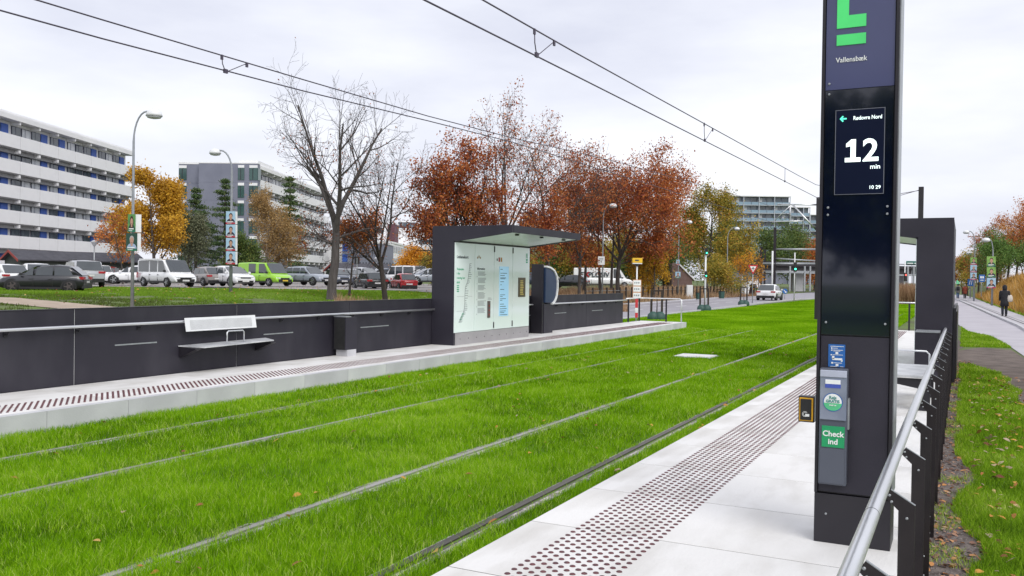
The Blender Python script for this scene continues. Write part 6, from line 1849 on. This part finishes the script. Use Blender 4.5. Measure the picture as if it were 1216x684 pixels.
b = MB(); b.box(-.12, .12, -.030, -.027, zc + .06, zc + .12); b.box(-.03, .03, -.0305, -.0265, zc - .08, zc + .20); obj('sign_symbol', b, t, mat_=M_print_d)
t = thing('keep_right_sign', 'round blue arrow sign on the island right of the white car', 'sign', (at(932, 352, 92).x, at(932, 352, 92).y, 0), math.atan2(VR[1], VR[0]))
zc = at(932, 345.8, 92).z
b = MB(); b.tube([(0, .04, 0), (0, .04, zc)], .03, 8); obj('post', b, t, mat_=M_galv)
b = MB(); b.loft([[(.27 * math.cos(2 * math.pi * j / 20), yy, zc + .27 * math.sin(2 * math.pi * j / 20)) for j in range(20)] for yy in (0, -.02)]); obj('disc', b, t, mat_=M_blue)
b = MB(); b.prism([(-.15, zc + .10), (-.10, zc + .15), (.10, zc - .05), (.15, zc + .02), (.15, zc - .16), (-.03, zc - .16), (.04, zc - .10)], 'y', -.025, -.021); obj('arrow', b, t, mat_=M_whitep)
b = MB(); b.tube([(at(916.5, 355, 88).x, at(916.5, 355, 88).y, 0), (at(916.5, 355, 88).x, at(916.5, 355, 88).y, at(916.5, 298, 88).z)], .085, 10)
tp = thing('white_pole', 'plain thick white pole rising behind the white car', 'pole', (0, 0, 0)); obj('pole', b, tp, mat_=M_white)
# temporary bus stop
P_ = atz(755.5, 379.5, ZP)
t = thing('temporary_bus_stop', 'temporary bus stop sign with a yellow top box, paper panels and red-white post', 'bus stop', (P_.x, P_.y, 0), math.atan2(VR[1], VR[0]))
Dp = depth_of(P_.x, P_.y); u = Dp / FOC
gz = 0.0
zz = lambda py: at(755.5, py, Dp).z
b = MB(); b.prism([(-6.5 * u, 0), (6.5 * u, 0), (5.5 * u, 4.5 * u), (3 * u, 5.5 * u), (-3 * u, 5.5 * u), (-5.5 * u, 4.5 * u)], 'y', -.2, .25); obj('rubber_foot', b, t, mat_=M_black)
b = MB(); b.tube([(0, 0, .1), (0, 0, zz(311))], .030, 10); obj('pole', b, t, mat_=M_white)
for k in range(4):
    z0_, z1_ = zz(377) + (zz(354) - zz(377)) * k / 4, zz(377) + (zz(354) - zz(377)) * (k + 1) / 4
    obj('warning_sleeve', MB().box(-.055, .055, -.06, -.035, z0_, z1_ - .004), t, mat_=mat('sleeve_red', (.62, .04, .05), .5) if k != 1 else M_whitep)
for k in range(3):
    a_, c_ = 333 + 7.4 * k, 339.6 + 7.4 * k
    pn_ = obj('notice_board', MB().box(-5 * u, 5 * u, -.085, -.062, zz(c_ - .2), zz(a_ - 1)), t, mat_=mat('board_orange', (.60, .28, .12), .6))
    obj('paper', MB().box(-4.5 * u, 4.5 * u, -.09, -.0855, zz(c_ - .6), zz(a_ - .2)), pn_, mat_=M_whitep)
    b = MB()
    for q in range(3): b.box((-3.4 + 2.3 * q) * u, (-2.0 + 2.4 * q) * u, -.093, -.0905, zz(a_ + 3.6), zz(a_ + 2))
    obj('notice_text', b, pn_, mat_=M_print)
hb_ = obj('head_box', MB().box(-5.8 * u, 5.8 * u, -.13, .13, zz(312.2), zz(306.4)), t, mat_=mat('bus_yellow', (.80, .48, .02), .5), bevel=.01)
obj('white_strip', MB().box(-5.6 * u, 5.6 * u, -.12, .12, zz(313.4), zz(312.3)), t, mat_=M_white)
b = MB(); b.prism([(-3.5 * u, zz(313.5)), (3.5 * u, zz(313.5)), (1.2 * u, zz(316)), (-1.2 * u, zz(316))], 'y', -.07, .07); obj('bracket', b, t, mat_=M_darkm)
b = MB(); b.box(-3.0 * u, 1.5 * u, -.135, -.131, zz(310), zz(308.5)); obj('head_text', b, hb_, mat_=M_print_d)
# staked young trees
M_bag = mat('watering_bag_green', (.025, .07, .06), .55, c2=(.04, .10, .08), scale=5)
def staked(label, px, py, tall=True, sapling=True, z=0.0):
    P = atz(px, py, z); t = thing('staked_tree', label, 'young tree', P, math.atan2(VR[1], VR[0]), 'staked young trees along the street')
    for s in (-1, 1):
        obj('stake', MB().box(s * .24 - .045, s * .24 + .045, -.045, .045, 0, 1.32), t, mat_=M_bark2)
    obj('cross_bar', MB().box(-.285, .285, -.03, .03, 1.325, 1.39), t, mat_=M_bark2)
    b = MB(); b.smooth = True
    for s in (-1, 1):
        b.loft([[(s * .16 + q * math.cos(2 * math.pi * j / 12) * (1 + .1 * math.sin(3 * j)), q * .8 * math.sin(2 * math.pi * j / 12), zz_) for j in range(12)] for q, zz_ in ((.22, 0), (.27, .10), (.24, .28), (.10, .42))])
    obj('watering_bag', b, t, mat_=M_bag)
    b = MB(); h = 3.2 if sapling else 1.4
    b.tube([(0, 0, 0), (.02, 0, h * .5), (0, .02, h)], [.035, .025, .008], 6)
    rg = random.Random(int(px))
    tips = []
    if sapling:
        for k in range(16):
            z_ = 1.5 + 1.6 * k / 16; a = rg.uniform(0, 6.28); l = .55 * rg.uniform(.5, 1); e = (math.cos(a) * l, math.sin(a) * l, z_ + .4)
            b.tube([(0, 0, z_), e], [.01, .004], 3, cap=False); tips += [e, (e[0] * .6, e[1] * .6, z_ + .24)]
    obj('trunk', b, t, mat_=M_bark)
    if sapling:
        rn = np.random.default_rng(int(px)); Q = np.array(tips); n = 90
        LP = Q[rn.integers(0, len(Q), n)] + rn.normal(0, .12, (n, 3))
        obj('crown', leaf_mesh('crown', LP, .055, F_ygreen, int(px), rn.uniform(0, 1, n)), t)
    return t
staked('young tree stakes and two green watering bags behind the platform end rail', 779.5, 381, sapling=False)
staked('young tree stakes with green bag at the signal pole with two green lights', 836, 370, sapling=False)
staked('young tree stakes with green bag left of the give way sign', 883, 363, sapling=False)
# temporary grey signs/binnacle near the verge: bins
for k, (px, py, D, w_, h_, lab) in enumerate(((857, 350, 88, .45, .75, 'dark wheeled waste bin at the verge right of the signal pole'), (829, 352, 83, .35, .65, 'small dark waste bin at the verge left of the signal pole'))):
    p = at(px, py, D); t = thing('waste_bin', lab, 'waste bin', (p.x, p.y, terrain(p.x, p.y)), math.atan2(VR[1], VR[0]) + .4)
    b = MB(); b.hexa([(-w_ * .4, -w_ * .4, .08), (w_ * .4, -w_ * .4, .08), (w_ * .4, w_ * .4, .08), (-w_ * .4, w_ * .4, .08)], [(-w_ * .5, -w_ * .5, h_), (w_ * .5, -w_ * .5, h_), (w_ * .5, w_ * .5, h_), (-w_ * .5, w_ * .5, h_)]); obj('body', b, t, mat_=M_bag)
    obj('lid', MB().box(-w_ * .54, w_ * .54, -w_ * .56, w_ * .54, h_ + .002, h_ + .07), t, mat_=M_black, bevel=.01)
# hedge seen below the near shelter roof, green motorway sign
x, y = scatter(-8, -3, 82, 92, 260); blades('dry_hedge', x, y, x * 0, rng.uniform(.8, 2.0, len(x)), rng.uniform(.04, .08, len(x)), M_dry, .3, 33, 1, rng.uniform(0, .6, len(x)), label='brownish dry hedge beyond the tracks seen under the shelter roof')
t, w_, h_ = board('direction_sign', 'green overhead direction sign seen under the near shelter roof', 1083, 312.5, 150, 14, 5, mat('sign_darkgreen', (.02, .16, .13), .5), post=345)
b = MB(); b.box(-w_ * .4, w_ * .1, -.024, -.0205, -.1, .05); b.box(w_ * .2, w_ * .4, -.024, -.0205, -.1, .05); obj('sign_text', b, t, mat_=M_whitep)

# ================================================================== people
M_sk = mat('skin', (.42, .26, .19), .55)
def skin_body(name, parent, J, edges, rad, m, sub=1):
    me = bpy.data.meshes.new(name)
    me.from_pydata(J, edges, [])
    me.materials.append(m)
    o = obj(name, me, parent)
    md = o.modifiers.new('skin', 'SKIN'); md.use_smooth_shade = True
    for i, r_ in enumerate(rad):
        sv = me.skin_vertices[0].data[i] if me.skin_vertices else None
        if sv is None: break
        sv.radius = r_ if isinstance(r_, tuple) else (r_, r_)
        sv.use_root = (i == 0)
    md2 = o.modifiers.new('sub', 'SUBSURF'); md2.levels = sub; md2.render_levels = sub
    return o
def ensure_skin(me):
    if not me.skin_vertices:
        import bmesh
        bm = bmesh.new(); bm.from_mesh(me); bm.verts.layers.skin.verify(); bm.to_mesh(me); bm.free()
def person(label, loc, rz, hgt, coat, trousers, hair, hood=False, bag=None, stride=.2, coat_len=.50, arms=(0.1, 0.1)):
    """local +y is forward; built at 1.75 m then scaled"""
    t = thing('person', label, 'person', loc, rz)
    k = hgt / 1.75; t.scale = (k, k, k)
    s = stride
    J = [(0, 0, .95), (0, .0, 1.12), (0, .01, 1.32), (0, .0, 1.46), (0, .01, 1.54), (0, .02, 1.66),
         (.10, 0, .92), (.10, s * .55, .50), (.10, s * .5, .09), (.10, s * .5 + .16, .04),
         (-.10, 0, .92), (-.10, -s * .35, .50), (-.10, -s * .9, .12), (-.10, -s * .9 + .15, .05),
         (.19, 0, 1.42), (.24, -.04, 1.15), (.24, .04 + arms[0], .92), (.24, .06 + arms[0], .84),
         (-.19, 0, 1.42), (-.24, .02, 1.15), (-.24, .08 + arms[1], .92), (-.24, .10 + arms[1], .84)]
    Ed = [(0, 1), (1, 2), (2, 3), (3, 4), (4, 5), (0, 6), (6, 7), (7, 8), (8, 9), (0, 10), (10, 11), (11, 12), (12, 13), (3, 14), (14, 15), (15, 16), (16, 17), (3, 18), (18, 19), (19, 20), (20, 21)]
    Rd = [.13, .12, .13, .09, .05, .085, .085, .058, .038, .035, .085, .058, .038, .035, .055, .042, .032, .035, .055, .042, .032, .035]
    me = bpy.data.meshes.new('body'); me.from_pydata(J, Ed, []); me.materials.append(M_sk); ensure_skin(me)
    o = obj('body', me, t)
    for i, r_ in enumerate(Rd):
        me.skin_vertices[0].data[i].radius = (r_, r_)
    me.skin_vertices[0].data[0].use_root = True
    md = o.modifiers.new('skin', 'SKIN'); md.use_smooth_shade = True
    o.modifiers.new('sub', 'SUBSURF').render_levels = 1
    def ell(rx, ry, z, cx=0, cy=0, n=16): return [(cx + rx * math.cos(2 * math.pi * j / n), cy + ry * math.sin(2 * math.pi * j / n), z) for j in range(n)]
    zb_ = .95 - coat_len * .5
    b = MB(); b.smooth = True
    b.loft([ell(.23, .18 + s * .2, zb_), ell(.21, .165, .80), ell(.19, .145, 1.05), ell(.215, .15, 1.28), ell(.205, .13, 1.42), ell(.12, .10, 1.49), ell(.075, .08, 1.52)])
    for sg, a in ((1, arms[0]), (-1, arms[1])):
        e = -.04 if sg > 0 else .02
        b.tube([(sg * .17, 0, 1.44), (sg * .205, 0, 1.36), (sg * .235, e, 1.14), (sg * .225, .05 + a, .90)], [.075, .076, .064, .050], 10)
    obj('coat', b, t, mat_=coat)
    b = MB(); b.smooth = True
    b.tube([(.10, 0, .94), (.10, s * .55, .50), (.10, s * .5, .10)], [.105, .080, .065], 12); b.tube([(-.10, 0, .94), (-.10, -s * .35, .50), (-.10, -s * .9, .13)], [.105, .080, .065], 12)
    obj('trousers', b, t, mat_=trousers)
    b = MB(); b.smooth = True
    for x_, y_, z_ in ((.10, s * .5, .0), (-.10, -s * .9, .02)):
        b.loft([ell(.05, .07, z_, x_, y_ + .02, 10), ell(.055, .14, z_ + .03, x_, y_ + .06, 10), ell(.05, .11, z_ + .07, x_, y_ + .04, 10), ell(.045, .06, z_ + .11, x_, y_, 10)])
    obj('shoes', b, t, mat_=M_black)
    b = MB(); b.smooth = True
    if hood: b.loft([ell(.10, .10, 1.48, 0, -.02), ell(.125, .13, 1.56, 0, -.01), ell(.13, .135, 1.66, 0, -.01), ell(.10, .11, 1.75, 0, -.01), ell(.03, .04, 1.79, 0, -.01)])
    else: b.loft([ell(.09, .095, 1.58, 0, -.03), ell(.105, .11, 1.66, 0, -.02), ell(.095, .10, 1.73, 0, -.01), ell(.04, .05, 1.775, 0, 0)])
    obj('hood' if hood else 'hair', b, t, mat_=coat if hood else hair)
    # face
    b = MB(); b.box(-.04, -.02, .105, .112, 1.66, 1.67); b.box(.02, .04, .105, .112, 1.66, 1.67); obj('eyes', b, t, mat_=M_black)
    b = MB(); b.prism([(.09, 1.66), (.13, 1.625), (.09, 1.62)], 'x', -.012, .012); obj('nose', b, t, mat_=M_sk)
    if bag is not None:
        b = MB(); b.smooth = True
        sx_, bm_, kind = bag
        if kind == 'back':
            b.loft([[(q * .9 * math.cos(2 * math.pi * j / 12) + sx_, -.20 + q * .5 * math.sin(2 * math.pi * j / 12), z_) for j in range(12)] for q, z_ in ((.10, .98), (.17, 1.03), (.17, 1.25), (.14, 1.40), (.06, 1.44))])
        else:
            b.loft([[(q * 1.0 * math.cos(2 * math.pi * j / 12) + sx_, -.04 + q * .45 * math.sin(2 * math.pi * j / 12), z_) for j in range(12)] for q, z_ in ((.10, .82), (.16, .86), (.17, 1.02), (.14, 1.16), (.09, 1.22))])
        bo = obj('bag', b, t, mat_=bm_)
        b = MB(); b.tube([(sx_, -.05, 1.2), (sx_ * .75, -.02, 1.47), (-sx_ * .2, .05, 1.45)], .014, 5); obj('strap', b, bo, mat_=M_black)
    return t
C_blk = mat('coat_black', (.012, .013, .018), .85, c2=(.02, .02, .026), scale=12)
C_rust = mat('coat_rust', (.28, .06, .03), .85, c2=(.22, .045, .025), scale=10)
C_gry = mat('jacket_grey', (.16, .16, .16), .85)
C_jean = mat('jeans_blue', (.10, .17, .30), .85, c2=(.07, .12, .22), scale=10)
C_jdk = mat('jeans_dark', (.03, .035, .05), .85)
H_dk = mat('hair_dark', (.02, .014, .012), .7); H_lt = mat('hair_light', (.45, .38, .32), .7)
C_cream = mat('bag_cream', (.60, .55, .50), .8)
M_hand = M_sk
p = atz(1192.5, 375.5, .085)
person('person in a long black hooded coat with a cream shoulder bag walking away', (p.x, p.y, .085), R(4), 1.72, C_blk, C_jdk, H_dk, hood=True, bag=(.24, C_cream, 'side'), stride=.16, coat_len=.75)
p = atz(1138 + 0.0, 356.5, .03)
p1 = at(1137.3, 355.8, 108); p2 = at(1145.6, 356.0, 108)
person('person in a grey jacket and light blue jeans walking at the path end', (p1.x, p1.y, .05), R(8), 1.78, C_gry, C_jean, H_dk, stride=.25, bag=(-.02, C_blk, 'back'))
person('person in a rust red coat and dark trousers walking beside another', (p2.x, p2.y, .05), R(8), 1.72, C_rust, C_jdk, H_lt, stride=.2, coat_len=.7)
person('person in black with a backpack waiting on the near platform behind the pylon', (-1.27, 16.2, ZP), R(-70), 1.80, C_blk, C_jdk, H_dk, bag=(0, C_blk, 'back'), stride=.05)
